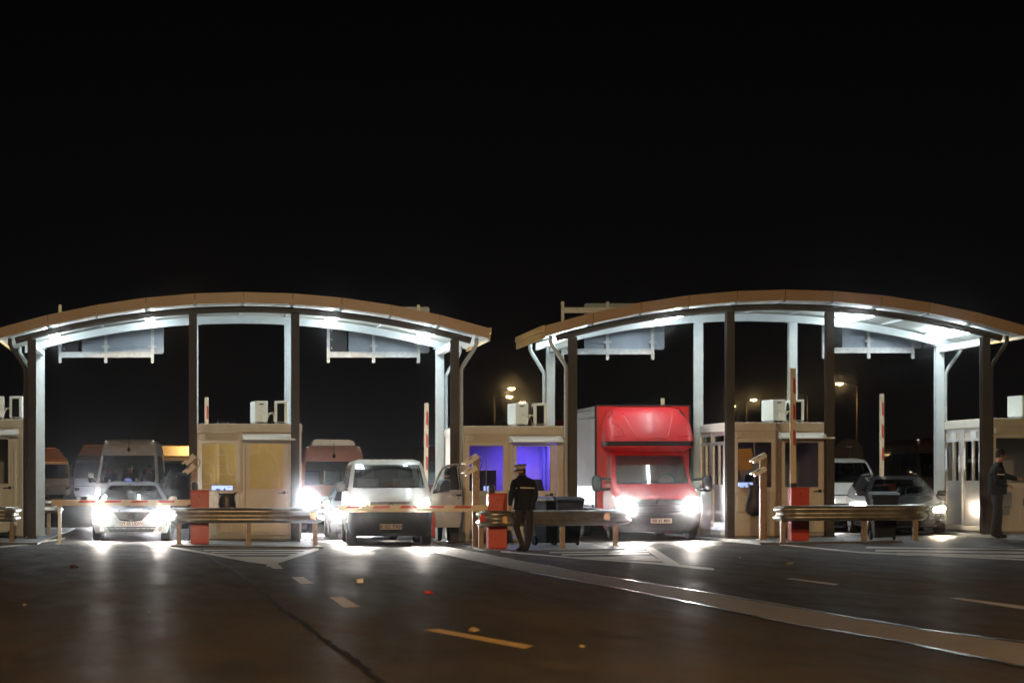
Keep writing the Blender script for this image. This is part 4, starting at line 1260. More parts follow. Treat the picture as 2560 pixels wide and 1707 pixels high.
def interior(t, y0, zc, wid, seat_y, sw=.5, xs=(-.38, .38), seat_z=.45):
    mb = MB(); mb.prismx([(y0 + .12, zc - .02), (y0 + .55, zc + .01), (y0 + .62, zc - .18), (y0 + .12, zc - .25)], -wid, wid)
    mb.build('dashboard', 'dash_plastic', t)
    for x in xs:
        mb = MB()
        mb.cbox((x, seat_y + .1, seat_z + .42), (sw, .14, .78), 0, Matrix.Rotation(R(-10), 3, 'X'))
        mb.cbox((x, seat_y - .2, seat_z), (sw, .5, .16))
        mb.cbox((x, seat_y + .22, seat_z + .92), (.27, .10, .2), 0, Matrix.Rotation(R(-8), 3, 'X'))
        mb.build('seat', 'seat_cloth', t, bevel=.04)
    mb = MB()
    n = 20; xs_ = xs[1]
    mb.tube([(xs_ + .19 * math.cos(2 * math.pi * k / n), y0 + .62 + .09 * math.sin(2 * math.pi * k / n), zc + .05 + .17 * math.sin(2 * math.pi * k / n)) for k in range(n + 1)], .016, 6)
    mb.build('steering_wheel', 'black_plastic', t)

SIDE_CAR = [1.10, 1.55, 2.15, 2.95, 3.05, 3.75, 3.85, 4.35]

def lens_pair(t, sh, quads, mat, beams, name='headlight', energy=300, col=(1, .92, .82), cls=None, down=27, chrome=True):
    for q in quads:
        o = patch(sh, q, .004, .05, 10, 6, .75).build(name, 'chrome', t)
        cx = sum(p[0] for p in q) / 4; cz = sum(p[1] for p in q) / 4
        q2 = [(cx + (p[0] - cx) * .86, cz + (p[1] - cz) * .84) for p in q]
        patch(sh, q2, .02, .012, 10, 6, .75).build('lens', mat, o)
        if beams: beam(t, (cx, min(sh.surf(p[0], p[1]) for p in q) - .10, cz), energy, col, down=down)

def estate_car(label, loc, rz, paint, W, Ht, L, text, roof_rails=True, glass_mat='windscreen', seats=True):
    t = thing('estate_car', label, 'car', loc, rz)
    k = W / 2 / .94; s = Ht / 1.44
    yr = L
    rings = [(.19 * s, .10, yr - .08, .86 * k, .22, .06), (.30 * s, .03, yr - .02, .90 * k, .25, .08), (.45 * s, 0, yr, .93 * k, .28, .10), (.58 * s, .005, yr, .94 * k, .30, .11),
             (.70 * s, .04, yr - .01, .94 * k, .30, .13), (.775 * s, .16, yr - .02, .938 * k, .28, .15), (.85 * s, .62, yr - .03, .93 * k, .24, .12), (.945 * s, 1.16, yr - .05, .90 * k, .20, .12),
             (1.08 * s, 1.35, yr - .10, .82 * k, .17, .13), (1.22 * s, 1.55, yr - .18, .735 * k, .16, .14), (1.335 * s, 1.745, yr - .26, .66 * k, .15, .13), (1.40 * s, 1.95, yr - .34, .60 * k, .14, .1), (1.425 * s, 2.3, yr - .5, .45 * k, .12, .05)]
    sh = Shell(rings, SIDE_CAR)
    def cl(r, h, side):
        if 7 <= r <= 9:
            if h <= 4: return 'windscreen'
            if h in (8, 9, 10, 12, 14, 15): return 'side_window_left' if side < 0 else 'side_window_right'
            if h >= 17: return 'rear_window'
        return 'body'
    sh.build(t, cl, {'body': paint, 'windscreen': glass_mat, 'side_window': 'dark_glass', 'rear_window': 'dark_glass'})
    # grille, air intake, badge, plate
    kx = k
    patch(sh, [(-.24 * kx, .50 * s), (.24 * kx, .50 * s), (.44 * kx, .70 * s), (-.44 * kx, .70 * s)], .006, .02, 10, 3).build('grille', 'bumper_plastic', t)
    mb = MB()
    pts = [(-.46 * kx, .715 * s), (-.26 * kx, .515 * s), (0, .475 * s), (.26 * kx, .515 * s), (.46 * kx, .715 * s)]
    mb.tube([(x, sh.surf(x, z) - .016, z) for x, z in pts], .014, 6); mb.build('grille_trim', 'chrome', t)
    mb = MB(); n = 18
    mb.tube([(.085 * math.cos(2 * math.pi * q / n), sh.surf(0, .60 * s) - .02, .60 * s + .062 * math.sin(2 * math.pi * q / n)) for q in range(n + 1)], .009, 6)
    mb.tube([(-.07, sh.surf(0, .6 * s) - .02, .62 * s), (-.03, sh.surf(0, .6 * s) - .02, .63 * s), (0, sh.surf(0, .6 * s) - .02, .59 * s), (.03, sh.surf(0, .6 * s) - .02, .63 * s), (.07, sh.surf(0, .6 * s) - .02, .62 * s)], .009, 6)
    mb.build('badge', 'chrome', t)
    patch(sh, [(-.52 * kx, .215 * s), (.52 * kx, .215 * s), (.60 * kx, .34 * s), (-.60 * kx, .34 * s)], .005, .02, 10, 2).build('air_intake', 'bumper_plastic', t)
    for sx in (-1, 1):
        mb = MB(); xx = sx * .70 * kx; zz = .29 * s
        mb.tube([(xx, sh.surf(xx, zz) - .012, zz), (xx, sh.surf(xx, zz) + .02, zz)], .055, 14); mb.build('fog_lamp', 'chrome', t)
    plate(t, 0, .415 * s, sh.surf(.26, .415 * s) - .055, text)
    for sx in (-1, 1):
        wheel(t, sx * (W / 2 - .115), .88, .315, .215, sx); wheel(t, sx * (W / 2 - .115), L - .95, .315, .215, sx)
        mirror(t, sx, sx * (W / 2 + .06), 1.45, 1.0 * s, .22, .15, .14, paint)
        if roof_rails:
            mb = MB(); xx = sx * .575 * k; z = 1.395 * s
            mb.tube([(xx, 2.15, z - .01), (xx, 2.25, z + .055), (xx, 2.6, z + .07), (xx, L - .9, z + .06), (xx, L - .75, z - .01)], .018, 8); mb.build('roof_rail', 'black_plastic' if 'dark' in paint else 'aluminium', t)
    mb = MB(); mb.tube([(-.55 * k, sh.surf(.3, .96 * s) - .02, .955 * s), (-.05, sh.surf(0, 1.0 * s) - .03, .985 * s)], .012, 6); mb.tube([(.05 * k, sh.surf(.3, .96 * s) - .02, .955 * s), (.5, sh.surf(.4, 1.0 * s) - .03, .985 * s)], .012, 6)
    mb.build('wiper', 'black_plastic', t)
    if seats: interior(t, 1.2, .93 * s, .62 * k, 2.35, xs=(-.36, .36), seat_z=.38)
    return t, sh, k, s

def at(px, py):                     # on the road under a measured point
    p = GP(px, py); return (p.x, p.y, p.z)

# silver estate car at the first barrier
car, sh, k, s = estate_car('silver estate car with glaring headlights behind the lowered barrier arm', at(301, 1242), R(.6), 'paint_silver', 1.84, 1.40, 4.65, 'OT 05 UDW')
lens_pair(car, sh, [[(-.87 * k, .49 * s), (-.48 * k, .51 * s), (-.50 * k, .735 * s), (-.91 * k, .75 * s)], [(.48 * k, .51 * s), (.87 * k, .49 * s), (.91 * k, .75 * s), (.50 * k, .735 * s)]], 'headlight_white', True, energy=900)

# dark estate car on the right
wag, sh, k, s = estate_car('dark station wagon half hidden by a guard rail and wheelie bin', at(2094, 1229), R(-6.5), 'paint_dark', 1.84, 1.46, 4.6, 'B 21 ODM')
lens_pair(wag, sh, [[(-.86 * k, .54 * s), (-.50 * k, .54 * s), (-.52 * k, .68 * s), (-.90 * k, .73 * s)]], 'chrome', False)
lens_pair(wag, sh, [[(.50 * k, .54 * s), (.86 * k, .54 * s), (.90 * k, .73 * s), (.52 * k, .68 * s)]], 'headlight_warm', True, energy=420, col=(1, .85, .62))

def van_t(label, loc, rz, paint, text, bumper='bumper_plastic', open_door=False, W=1.9, Ht=1.96, L=4.85, glass_mat='windscreen', name='passenger_van', seats=True):
    t = thing(name, label, 'van', loc, rz)
    k = W / 1.9; s = Ht / 1.96
    rings = [(.22 * s, .12, L - .1, .86 * k, .2, .05), (.32 * s, .04, L - .03, .92 * k, .22, .06), (.55 * s, 0, L, .945 * k, .24, .07), (.755 * s, .01, L, .95 * k, .24, .08), (.84 * s, .03, L, .95 * k, .24, .08),
             (.93 * s, .06, L, .95 * k, .23, .09), (.995 * s, .13, L, .947 * k, .22, .1), (1.15 * s, .44, L, .938 * k, .2, .1), (1.30 * s, .74, L, .925 * k, .17, .11),
             (1.50 * s, .98, L - .03, .885 * k, .15, .12), (1.70 * s, 1.22, L - .07, .845 * k, .14, .12), (1.835 * s, 1.40, L - .12, .81 * k, .13, .11), (1.91 * s, 1.58, L - .2, .765 * k, .12, .08), (1.955 * s, 1.85, L - .35, .64 * k, .12, .04)]
    sh = Shell(rings, [1.05, 1.60, 2.20, 2.30, 3.20, 3.30, 4.40, 4.5])
    def cl(r, h, side):
        if 8 <= r <= 10:
            if h <= 4: return 'windscreen'
            if h in (8, 9, 10, 12, 14) and not (open_door and side > 0 and h in (8, 9, 10)): return 'side_window_left' if side < 0 else 'side_window_right'
            if h >= 18: return 'rear_window'
        if open_door and side > 0 and 1 <= r <= 11 and h in (9, 10): return None
        if r <= 2 and h <= 8: return 'bumper'
        return 'body'
    sh.build(t, cl, {'body': paint, 'windscreen': glass_mat, 'side_window': 'dark_glass', 'rear_window': 'dark_glass', 'bumper': bumper})
    patch(sh, [(-.44 * k, .955 * s), (.44 * k, .955 * s), (.44 * k, .985 * s), (-.44 * k, .985 * s)], .006, .02, 8, 1).build('grille', 'black_plastic', t)
    mb = MB(); n = 18
    mb.tube([(.065 * math.cos(2 * math.pi * q / n), sh.surf(0, .90 * s) - .014, .885 * s + .065 * math.sin(2 * math.pi * q / n)) for q in range(n + 1)], .007, 6)
    mb.tube([(-.04, sh.surf(0, .9 * s) - .014, .93 * s), (0, sh.surf(0, .9 * s) - .014, .85 * s), (.04, sh.surf(0, .9 * s) - .014, .93 * s)], .007, 6)
    mb.build('badge', 'chrome', t)
    plate(t, 0, .43 * s, sh.surf(.26, .43 * s) - .03, text, .50, .125)
    patch(sh, [(-.55 * k, .245 * s), (.55 * k, .245 * s), (.62 * k, .335 * s), (-.62 * k, .335 * s)], .004, .02, 8, 1).build('air_intake', 'black_plastic', t)
    for sx in (-1, 1):
        wheel(t, sx * (W / 2 - .10), .95, .335, .22, sx); wheel(t, sx * (W / 2 - .10), L - .98, .335, .22, sx)
    mb = MB(); mb.tube([(-.7 * k, sh.surf(.5, 1.31 * s) - .02, 1.305 * s), (-.02, sh.surf(0, 1.36 * s) - .03, 1.35 * s)], .012, 6); mb.tube([(.06 * k, sh.surf(.3, 1.31 * s) - .02, 1.305 * s), (.66, sh.surf(.6, 1.35 * s) - .03, 1.34 * s)], .012, 6)
    mb.build('wiper', 'black_plastic', t)
    if seats: interior(t, .78, 1.28 * s, .74 * k, 1.95, xs=(-.42, .42), seat_z=.72)
    return t, sh, k, s

# beige van with its driver door standing open
van, sh, k, s = van_t('beige passenger van with glaring headlights and its door standing open', at(898, 1253), R(-1.6), 'paint_beige', 'B 101 TXH', open_door=True)
lens_pair(van, sh, [[(-.90, .845), (-.56, .86), (-.53, .995), (-.91, 1.01)], [(.56, .86), (.90, .845), (.91, 1.01), (.53, .995)]], 'headlight_white', True, energy=760)
for sx in (-1, 1):
    patch(sh, [(sx * .86, .765), (sx * .55, .765), (sx * .58, .815), (sx * .89, .825)][::1 if sx < 0 else -1], .006, .03, 5, 1).build('indicator', 'lamp_low', van)
mirror(van, -1, -1.09, 1.12, 1.32, .26, .22, .16, 'black_plastic')
# ribs pressed in the roof
mb = MB()
for q in range(7):
    x = -.54 + q * .18
    mb.prism([(x - .05, 1.945), (x + .05, 1.945), (x + .035, 1.972), (x - .035, 1.972)], 2.0, 4.2)
mb.build('roof_rib', 'paint_beige', van)
def open_front_door(t):
    hinge = Vector((.945, 1.0, 0)); a = R(60)                 # swung out about 45 degrees
    ex = Vector((math.sin(a), math.cos(a), 0)); nrm = Vector((math.cos(a), -math.sin(a), 0))
    def P(u, z, o=0.0, lean=0.0):
        p = hinge + ex * (u * .86) + nrm * (o - lean); return (p.x, p.y, z)
    D = 1.02
    lean = lambda z: max(0, z - 1.30) * .18
    def slab(poly, o0, o1, mb, m=0):
        n = len(poly)
        vs = [P(u, z, o0, lean(z)) for u, z in poly] + [P(u, z, o1, lean(z)) for u, z in poly]
        mb.add(vs, [tuple(range(n)), tuple(range(n, 2 * n))[::-1]] + [(k, n + k, n + (k + 1) % n, (k + 1) % n) for k in range(n)], m)
    mb = MB()
    slab([(.02, 1.22), (.02, .86), (.10, .74), (.16, .56), (.17, .40), (.92, .40), (.97, .60), (1.0, .95), (1.0, 1.26)], .0, .05, mb)
    slab([(.17, .395), (.92, .395), (.93, .55), (.165, .55)], .051, .062, mb)
    # window frame
    fr = [(.02, 1.22), (.33, 1.66), (.44, 1.78), (.60, 1.83), (.97, 1.86), (1.0, 1.26)]
    for (p, q) in zip(fr, fr[1:]):
        d = Vector((q[0] - p[0], q[1] - p[1])); nn = Vector((-d.y, d.x)).normalized() * .045
        slab([p, q, (q[0] - nn.x, q[1] - nn.y), (p[0] - nn.x, p[1] - nn.y)], .0, .045, mb)
    door = mb.build('door', 'paint_beige', t, bevel=.012)
    mb = MB()
    ins = [(.10, 1.275), (.37, 1.65), (.465, 1.745), (.61, 1.785), (.93, 1.815), (.955, 1.275)]
    slab(ins, .018, .024, mb); mb.build('door_glass', 'clear_pane', door)
    mb = MB()
    for (p, q) in zip(ins, ins[1:] + ins[:1]):
        d = Vector((q[0] - p[0], q[1] - p[1])); nn = Vector((-d.y, d.x)).normalized() * .022
        slab([p, q, (q[0] + nn.x, q[1] + nn.y), (p[0] + nn.x, p[1] + nn.y)], .026, .05, mb)
    mb.build('window_seal', 'black_plastic', door)
    mb = MB(); mb.tube([P(.80, 1.13, .075), P(.94, 1.135, .075)], .02, 8); mb.tube([P(.82, 1.13, .05), P(.82, 1.13, .075)], .016, 6); mb.tube([P(.92, 1.135, .05), P(.92, 1.135, .075)], .016, 6)
    mb.tube([P(.87, 1.06, .05), P(.87, 1.06, .066)], .02, 10)
    mb.build('handle', 'black_plastic', door)
    mb = MB(); slab([(.07, 1.20), (.46, 1.235), (.47, 1.40), (.42, 1.475), (.26, 1.475), (.17, 1.40)], .09, .27, mb)
    slab([(.03, 1.16), (.20, 1.19), (.20, 1.27), (.05, 1.25)], .05, .10, mb)
    mb.build('mirror', 'black_plastic', door, bevel=.03)
open_front_door(van)

# small light-coloured hatchback behind the beige van
hat, sh, k, s = estate_car('small bluish hatchback squeezed behind the beige van, one headlight showing', (PX(838, 59.6), 59.6, gz(4)), R(-1.0), 'paint_blue_grey', 1.74, 1.46, 4.0, 'B 77 KLM', roof_rails=False)
lens_pair(hat, sh, [[(-.86 * k, .56 * s), (-.42 * k, .56 * s), (-.50 * k, .74 * s), (-.90 * k, .76 * s)], [(.42 * k, .56 * s), (.86 * k, .56 * s), (.90 * k, .76 * s), (.50 * k, .74 * s)]], 'headlight_white', True, energy=900)

def high_van(label, loc, rz, paint, text, bumper='bumper_plastic', W=1.99, Ht=2.72, L=6.2, name='minibus', ac=False, lights=None, col=(.80, .86, 1.0), energy=500, antenna=True):
    t = thing(name, label, 'minibus', loc, rz, 'high-roofed minibuses waiting behind the booths')
    k = W / 1.99; s = Ht / 2.72
    rings = [(.26, .12, L - .1, .90 * k, .2, .05), (.40, .03, L, .955 * k, .22, .06), (.72, 0, L, .985 * k, .24, .07), (.95, .04, L, .99 * k, .24, .08), (1.08, .14, L, .985 * k, .22, .09), (1.20, .38, L, .975 * k, .2, .1), (1.34, .66, L, .965 * k, .17, .1),
             (1.62, .90, L, .935 * k, .15, .1), (1.92, 1.14, L, .90 * k, .14, .1), (2.20 * s, 1.36, L, .87 * k, .13, .1), (2.48 * s, 1.56, L - .02, .835 * k, .14, .1), (2.63 * s, 1.74, L - .06, .78 * k, .16, .09), (2.70 * s, 2.0, L - .2, .66 * k, .16, .05), (2.72 * s, 2.3, L - .4, .5 * k, .12, .03)]
    sh = Shell(rings, [1.2, 1.75, 2.2, 2.3, 3.5, 3.6, 4.8, 4.9])
    def cl(r, h, side):
        if 6 <= r <= 8:
            if h <= 4: return 'windscreen'
            if h in (8, 9, 10, 12, 14): return 'side_window_left' if side < 0 else 'side_window_right'
        if r <= 1 and h <= 8: return 'bumper'
        return 'body'
    sh.build(t, cl, {'body': paint, 'windscreen': 'windscreen', 'side_window': 'dark_glass', 'bumper': bumper})
    patch(sh, [(-.42, .80), (.42, .80), (.46, 1.0), (-.46, 1.0)], .006, .02, 8, 2).build('grille', 'black_plastic', t)
    plate(t, 0, .50, sh.surf(.26, .50) - .03, text)
    for sx in (-1, 1):
        wheel(t, sx * (W / 2 - .11), 1.0, .345, .23, sx, 'pole_grey'); wheel(t, sx * (W / 2 - .11), L - 1.3, .345, .23, sx, 'pole_grey')
        mirror(t, sx, sx * (W / 2 + .15), 1.15, 1.52, .18, .34, .16, 'chrome', .08)
        mb = MB(); mb.cbox((sx * .74 * k, 1.80, 2.655 * s), (.05, .10, .03)); mb.build('marker_lamp', 'headlight_dim', t)
    mb = MB(); mb.tube([(-.7, sh.surf(.5, 1.36) - .02, 1.355), (.02, sh.surf(0, 1.42) - .03, 1.41)], .012, 6); mb.tube([(.06, sh.surf(.2, 1.36) - .02, 1.355), (.7, sh.surf(.6, 1.4) - .03, 1.40)], .012, 6); mb.build('wiper', 'black_plastic', t)
    if antenna:
        mb = MB(); zz = 2.40 * s; yy = sh.surf(0, zz)
        mb.tube([(0, yy - .05, zz - .09), (0, yy - .07, zz - .03), (0, yy - .05, zz + .05)], [.02, .06, .015], 8); mb.tube([(0, yy - .04, zz + .05), (0, yy - .0, zz + .36)], .008, 6); mb.build('antenna', 'black_plastic', t)
    if ac:
        mb = MB(); z = Ht - .01
        mb.prism([(-.62, z), (.66, z), (.62, z + .12), (.48, z + .17), (-.5, z + .19), (-.58, z + .15)], 2.2, 3.6); mb.build('roof_cooler', 'paint_white', t, bevel=.02)
    qs = [[(-.93 * k, .80), (-.60 * k, .80), (-.58 * k, 1.02), (-.95 * k, 1.10)], [(.60 * k, .80), (.93 * k, .80), (.95 * k, 1.10), (.58 * k, 1.02)]]
    for q in qs:
        lens_pair(t, sh, [q], lights or 'chrome', bool(lights), energy=energy, col=col, down=16)
    mb = MB(); mb.prismx([(.80, 1.30), (1.3, 1.33), (1.35, 1.0), (.80, 1.0)], -.85 * k, .85 * k); mb.build('dashboard', 'dash_plastic', t)
    for x in (-.62, 0, .62):
        mb = MB(); mb.cbox((x, 2.35, 1.32), (.5, .14, .9), 0, Matrix.Rotation(R(-8), 3, 'X')); mb.cbox((x, 2.1, .92), (.5, .5, .16)); mb.build('seat', 'seat_cloth', t, bevel=.04)
    return t, sh
em('headlight_dim', (1, .9, .75), .8)
Yv = 73.5
mini_pos = (PX(289, Yv), Yv, gz(PX(289, Yv)))
mini, _ = high_van('white minibus with three people behind its windscreen, behind the silver car', mini_pos, R(-2.2), 'paint_white_dirty', 'B 40 VKP', bumper='paint_white_dirty', lights='headlight_white', energy=700)
mb = MB(); mb.lathez([(0, .13), (.05, .13), (.13, .09), (.16, .02)], (0, 1.0, 1.34), 14); mb.build('beacon', 'beacon_blue', mini)
Yv = 68.0
high_van('rosy-lit minibus with a roof cooler between the amber booth and beige van', (PX(772, Yv), Yv, gz(4)), R(-1.0), 'paint_rose_lit', 'CJ 09 RTU', Ht=2.5, ac=True, lights='headlight_white', energy=600, bumper='bumper_plastic')
Yv = 80
high_van('dark red minibus far behind the open van door', (PX(1046, Yv), Yv, gz(9)), R(0), 'paint_maroon', 'IS 12 GHN', Ht=2.66, antenna=False, lights='headlight_white', energy=900)
high_van('dark brown minibus behind the bright-doored booth at the right edge', (PX(2192, Yv), Yv, gz(25)), R(-3), 'paint_brown', 'VL 66 SSA', Ht=2.66, antenna=False)
Yv = 62.4
v8, sh8, k8, s8 = van_t('white van with dark windscreen behind the dark station wagon', (PX(1955, Yv), Yv, gz(PX(1955, Yv))), R(-2.0), 'paint_white', 'TM 30 WCE', L=4.9, W=1.9, Ht=1.93, seats=True)
lens_pair(v8, sh8, [[(-.80, .66), (-.42, .66), (-.42, .80), (-.82, .82)], [(.42, .66), (.80, .66), (.82, .82), (.42, .80)]], 'headlight_white', True, energy=120)
for sx in (-1, 1): mirror(v8, sx, sx * 1.12, 1.12, 1.32, .26, .22, .16, 'black_plastic')

Yv = 72
van_t('dark unlit van between the white minibus and the amber booth', (PX(446, Yv), Yv, gz(0)), R(-1), 'paint_dark', 'B 52 POL', Ht=1.82)
# ---------------------------------------------------------------- red box truck
def box_truck():
    loc = at(1516, 1241)
    t = thing('box_truck', 'red box truck with roof fairing and glaring headlights between two booths', 'truck', loc, R(0))
    W = 2.07
    rings = [(.20, .14, 2.3, .92, .2, .05), (.32, .05, 2.3, .99, .22, .06), (.58, 0, 2.3, 1.03, .25, .07), (.80, .02, 2.3, 1.035, .26, .08), (.98, .08, 2.3, 1.03, .26, .1), (1.08, .20, 2.3, 1.02, .24, .11), (1.20, .48, 2.3, 1.0, .2, .11), (1.345, .76, 2.3, .97, .17, .12),
             (1.55, .93, 2.3, .95, .15, .13), (1.78, 1.10, 2.3, .92, .14, .13), (2.02, 1.28, 2.3, .89, .13, .12), (2.10, 1.36, 2.3, .87, .13, .1), (2.16, 1.5, 2.3, .82, .13, .08)]
    sh = Shell(rings, [1.15, 1.4, 1.55, 1.9, 2.0, 2.05, 2.08, 2.1])
    def cl(r, h, side):
        if 7 <= r <= 9:
            if h <= 4: return 'windscreen'
            if h in (8, 9, 10, 11): return 'side_window_left' if side < 0 else 'side_window_right'
        if r <= 2 and h <= 7: return 'bumper'
        return 'cab'
    groups = sh.parts(cl)
    sh.build(t, cl, {'body': 'paint_red', 'cab': 'paint_red', 'windscreen': 'windscreen', 'side_window': 'dark_glass', 'bumper': 'bumper_plastic'}, {'body': 'cab_floor'})
    # big black grille
    patch(sh, [(-.50, .60), (.50, .60), (.64, .98), (-.64, .98)], .008, .03, 10, 4).build('grille', 'bumper_plastic', t)
    mb = MB()
    for q in range(4):
        z = .64 + q * .075; w = .50 + q * .03
        mb.tube([(x_ * w, sh.surf(x_ * w, z) - .014, z) for x_ in (-1, -.5, 0, .5, 1)], .009, 5)
    mb.build('grille_bar', 'black_plastic', t)
    mb = MB(); d = .085; z = .90; y = sh.surf(0, z) - .02
    mb.tube([(0, y, z + .11), (-.075, y, z), (0, y, z - .11), (.075, y, z), (0, y, z + .11)], .014, 6); mb.build('badge', 'chrome', t)
    plate(t, .03, .47, sh.surf(.28, .47) - .03, 'AR 61 MIK', .50, .115)
    patch(sh, [(-.6, .24), (.6, .24), (.68, .38), (-.68, .38)], .005, .02, 8, 2).build('air_intake', 'black_plastic', t)
    for sx in (-1, 1):
        q = [(sx * .52, .66), (sx * .90, .72), (sx * .985, 1.10), (sx * .60, .90)]
        if sx < 0: q = [q[1], q[0], q[3], q[2]]
        lens_pair(t, sh, [q], 'headlight_white', True, energy=1100)
        wheel(t, sx * .93, 1.02, .345, .23, sx, 'pole_grey'); wheel(t, sx * .93, 4.9, .345, .23, sx, 'pole_grey')
        # mirrors on long arms
        mb = MB(); mb.tube([(sx * .98, 1.05, 1.44), (sx * 1.2, 1.0, 1.46), (sx * 1.28, 1.0, 1.46)], .03, 8); mb.tube([(sx * .98, 1.05, 1.22), (sx * 1.2, 1.0, 1.20), (sx * 1.28, 1.0, 1.22)], .03, 8)
        vs = []
        for (yy, kk) in ((-.10, .75), (-.04, 1), (.06, 1), (.09, .9)):
            for a in range(12):
                w_ = 2 * math.pi * a / 12
                cx = math.copysign(abs(math.cos(w_)) ** .6, math.cos(w_)); cz = math.copysign(abs(math.sin(w_)) ** .6, math.sin(w_))
                vs.append((sx * 1.33 + cx * .115 * kk, 1.0 + yy, 1.35 + cz * .20 * kk))
        fs = [(i * 12 + q_, i * 12 + (q_ + 1) % 12, (i + 1) * 12 + (q_ + 1) % 12, (i + 1) * 12 + q_) for i in range(3) for q_ in range(12)] + [tuple(range(12))[::-1], tuple(36 + q_ for q_ in range(12))]
        mb.add(vs, fs, 0, True); mb.build('mirror', 'black_plastic', t, sharp=60)
    # roof fairing: black lip, red dome
    fr = [(2.12, 1.42, 2.05, .88, .12, .08), (2.22, 1.02, 2.05, 1.03, .22, .09), (2.255, .98, 2.05, 1.065, .24, .1), (2.37, .98, 2.05, 1.07, .24, .1), (2.50, 1.03, 2.05, 1.065, .25, .1), (2.72, 1.16, 2.05, 1.045, .27, .11), (2.92, 1.33, 2.05, 1.01, .28, .11), (3.07, 1.52, 2.05, .95, .28, .1), (3.16, 1.70, 2.05, .86, .24, .07), (3.20, 1.86, 2.05, .70, .12, .03)]
    fs_ = Shell(fr, [1.9, 1.91, 1.92, 1.93, 1.94, 1.95, 1.96, 1.97])
    def fc(r, h, side): return 'lip' if r == 2 else 'fairing'
    fs_.build(t, fc, {'body': 'paint_red', 'fairing': 'paint_red', 'lip': 'bumper_plastic'}, {'body': 'fairing_base', 'lip': 'fairing_lip'})
    # pressed ridges on the fairing
    mb = MB()
    for sx in (-1, 1):
        mb.tube([(sx * x, fs_.surf(x, z) - .004, z) for x, z in ((.62, 3.08), (.56, 2.9), (.48, 2.7), (.42, 2.52), (.36, 2.46))], .016, 6)
        mb.tube([(sx * x, fs_.surf(x, z) - .004, z) for x, z in ((.90, 2.80), (.74, 2.74), (.66, 2.60), (.64, 2.50), (.93, 2.50))], .013, 6)
    mb.tube([(x, fs_.surf(x, 2.45) - .004, 2.45) for x in (-.36, -.18, 0, .18, .36)], .014, 6)
    mb.build('fairing_ridge', 'paint_red', t)
    for sx in (-1, 1):
        mb = MB()
        P_ = [(.985, 2.60), (1.03, 2.62), (1.0, 2.92), (.90, 3.08), (.80, 3.14), (.80, 3.08), (.92, 2.95)]
        mb.add([(sx * (x + .014), fs_.surf(min(x, fs_.rings[4][3]), z) - .0 - .012 + (.05 if x > .95 else 0), z) for x, z in P_], [tuple(range(len(P_)))])
        mb.build('fairing_vent', 'black_plastic', t)
    # box body
    bx = -.03
    hw = 1.15
    mb = MB(); mb.box(bx - hw + .02, bx + hw - .02, 2.06, 6.6, .80, 3.20); mb.build('box_body', 'tarp_grey', t)
    mb = MB(); mb.box(bx - hw, bx + hw, 2.0, 2.055, .74, 3.245); mb.build('front_board', 'paint_red', t)
    mb = MB()
    for sx in (-1, 1):
        mb.box(bx + sx * hw - .022, bx + sx * hw + .022, 1.985, 2.08, .74, 3.26)
    mb.box(bx - hw, bx + hw, 1.985, 2.08, 3.25, 3.275)
    mb.build('edge_post', 'bumper_plastic', t)
    for sx in (-1, 1):
        x = bx + sx * hw
        a, b = min(x - sx * .018, x + sx * .012), max(x - sx * .018, x + sx * .012)
        mb = MB(); mb.box(a, b, 2.09, 6.6, 3.16, 3.24); mb.box(a, b, 2.09, 6.6, 2.98, 3.0); mb.build('top_rail', 'aluminium', t)
        mb = MB(); mb.box(a, b, 2.09, 4.3, .84, 1.24); mb.box(a, b, 4.34, 6.6, .84, 1.24); mb.box(a - .01, b + .01, 2.09, 6.6, 1.255, 1.285)
        for q in range(22): mb.cbox((x + sx * .014, 2.2 + q * .2, 1.27), (.02, .05, .03), 1)
        for yy in (2.5, 4.32, 6.2): mb.box(a - .008, b + .008, yy - .04, yy + .04, .76, 1.10, 1)
        mb.build('side_board', ['aluminium', 'black_plastic'], t)
    mb = MB(); mb.box(-.45, .45, 2.0, 6.5, .55, .72); mb.box(bx - hw + .05, bx + hw - .05, 2.05, 6.58, .735, .79)
    mb.build('chassis', 'black_plastic', t)
    mb = MB(); mb.box(-1.05, -.75, 2.5, 3.9, .42, .70); mb.build('side_guard', 'bumper_plastic', t)
    mb = MB(); mb.tube([(-.62, sh.surf(.6, 1.37) - .02, 1.37), (.10, sh.surf(.1, 1.41) - .03, 1.40)], .014, 6); mb.tube([(.05, sh.surf(.1, 1.37) - .02, 1.365), (.72, sh.surf(.7, 1.4) - .03, 1.39)], .014, 6); mb.build('wiper', 'black_plastic', t)
    interior(t, .82, 1.36, .76, 2.0, xs=(-.45, .45), seat_z=.85)
    return t
box_truck()

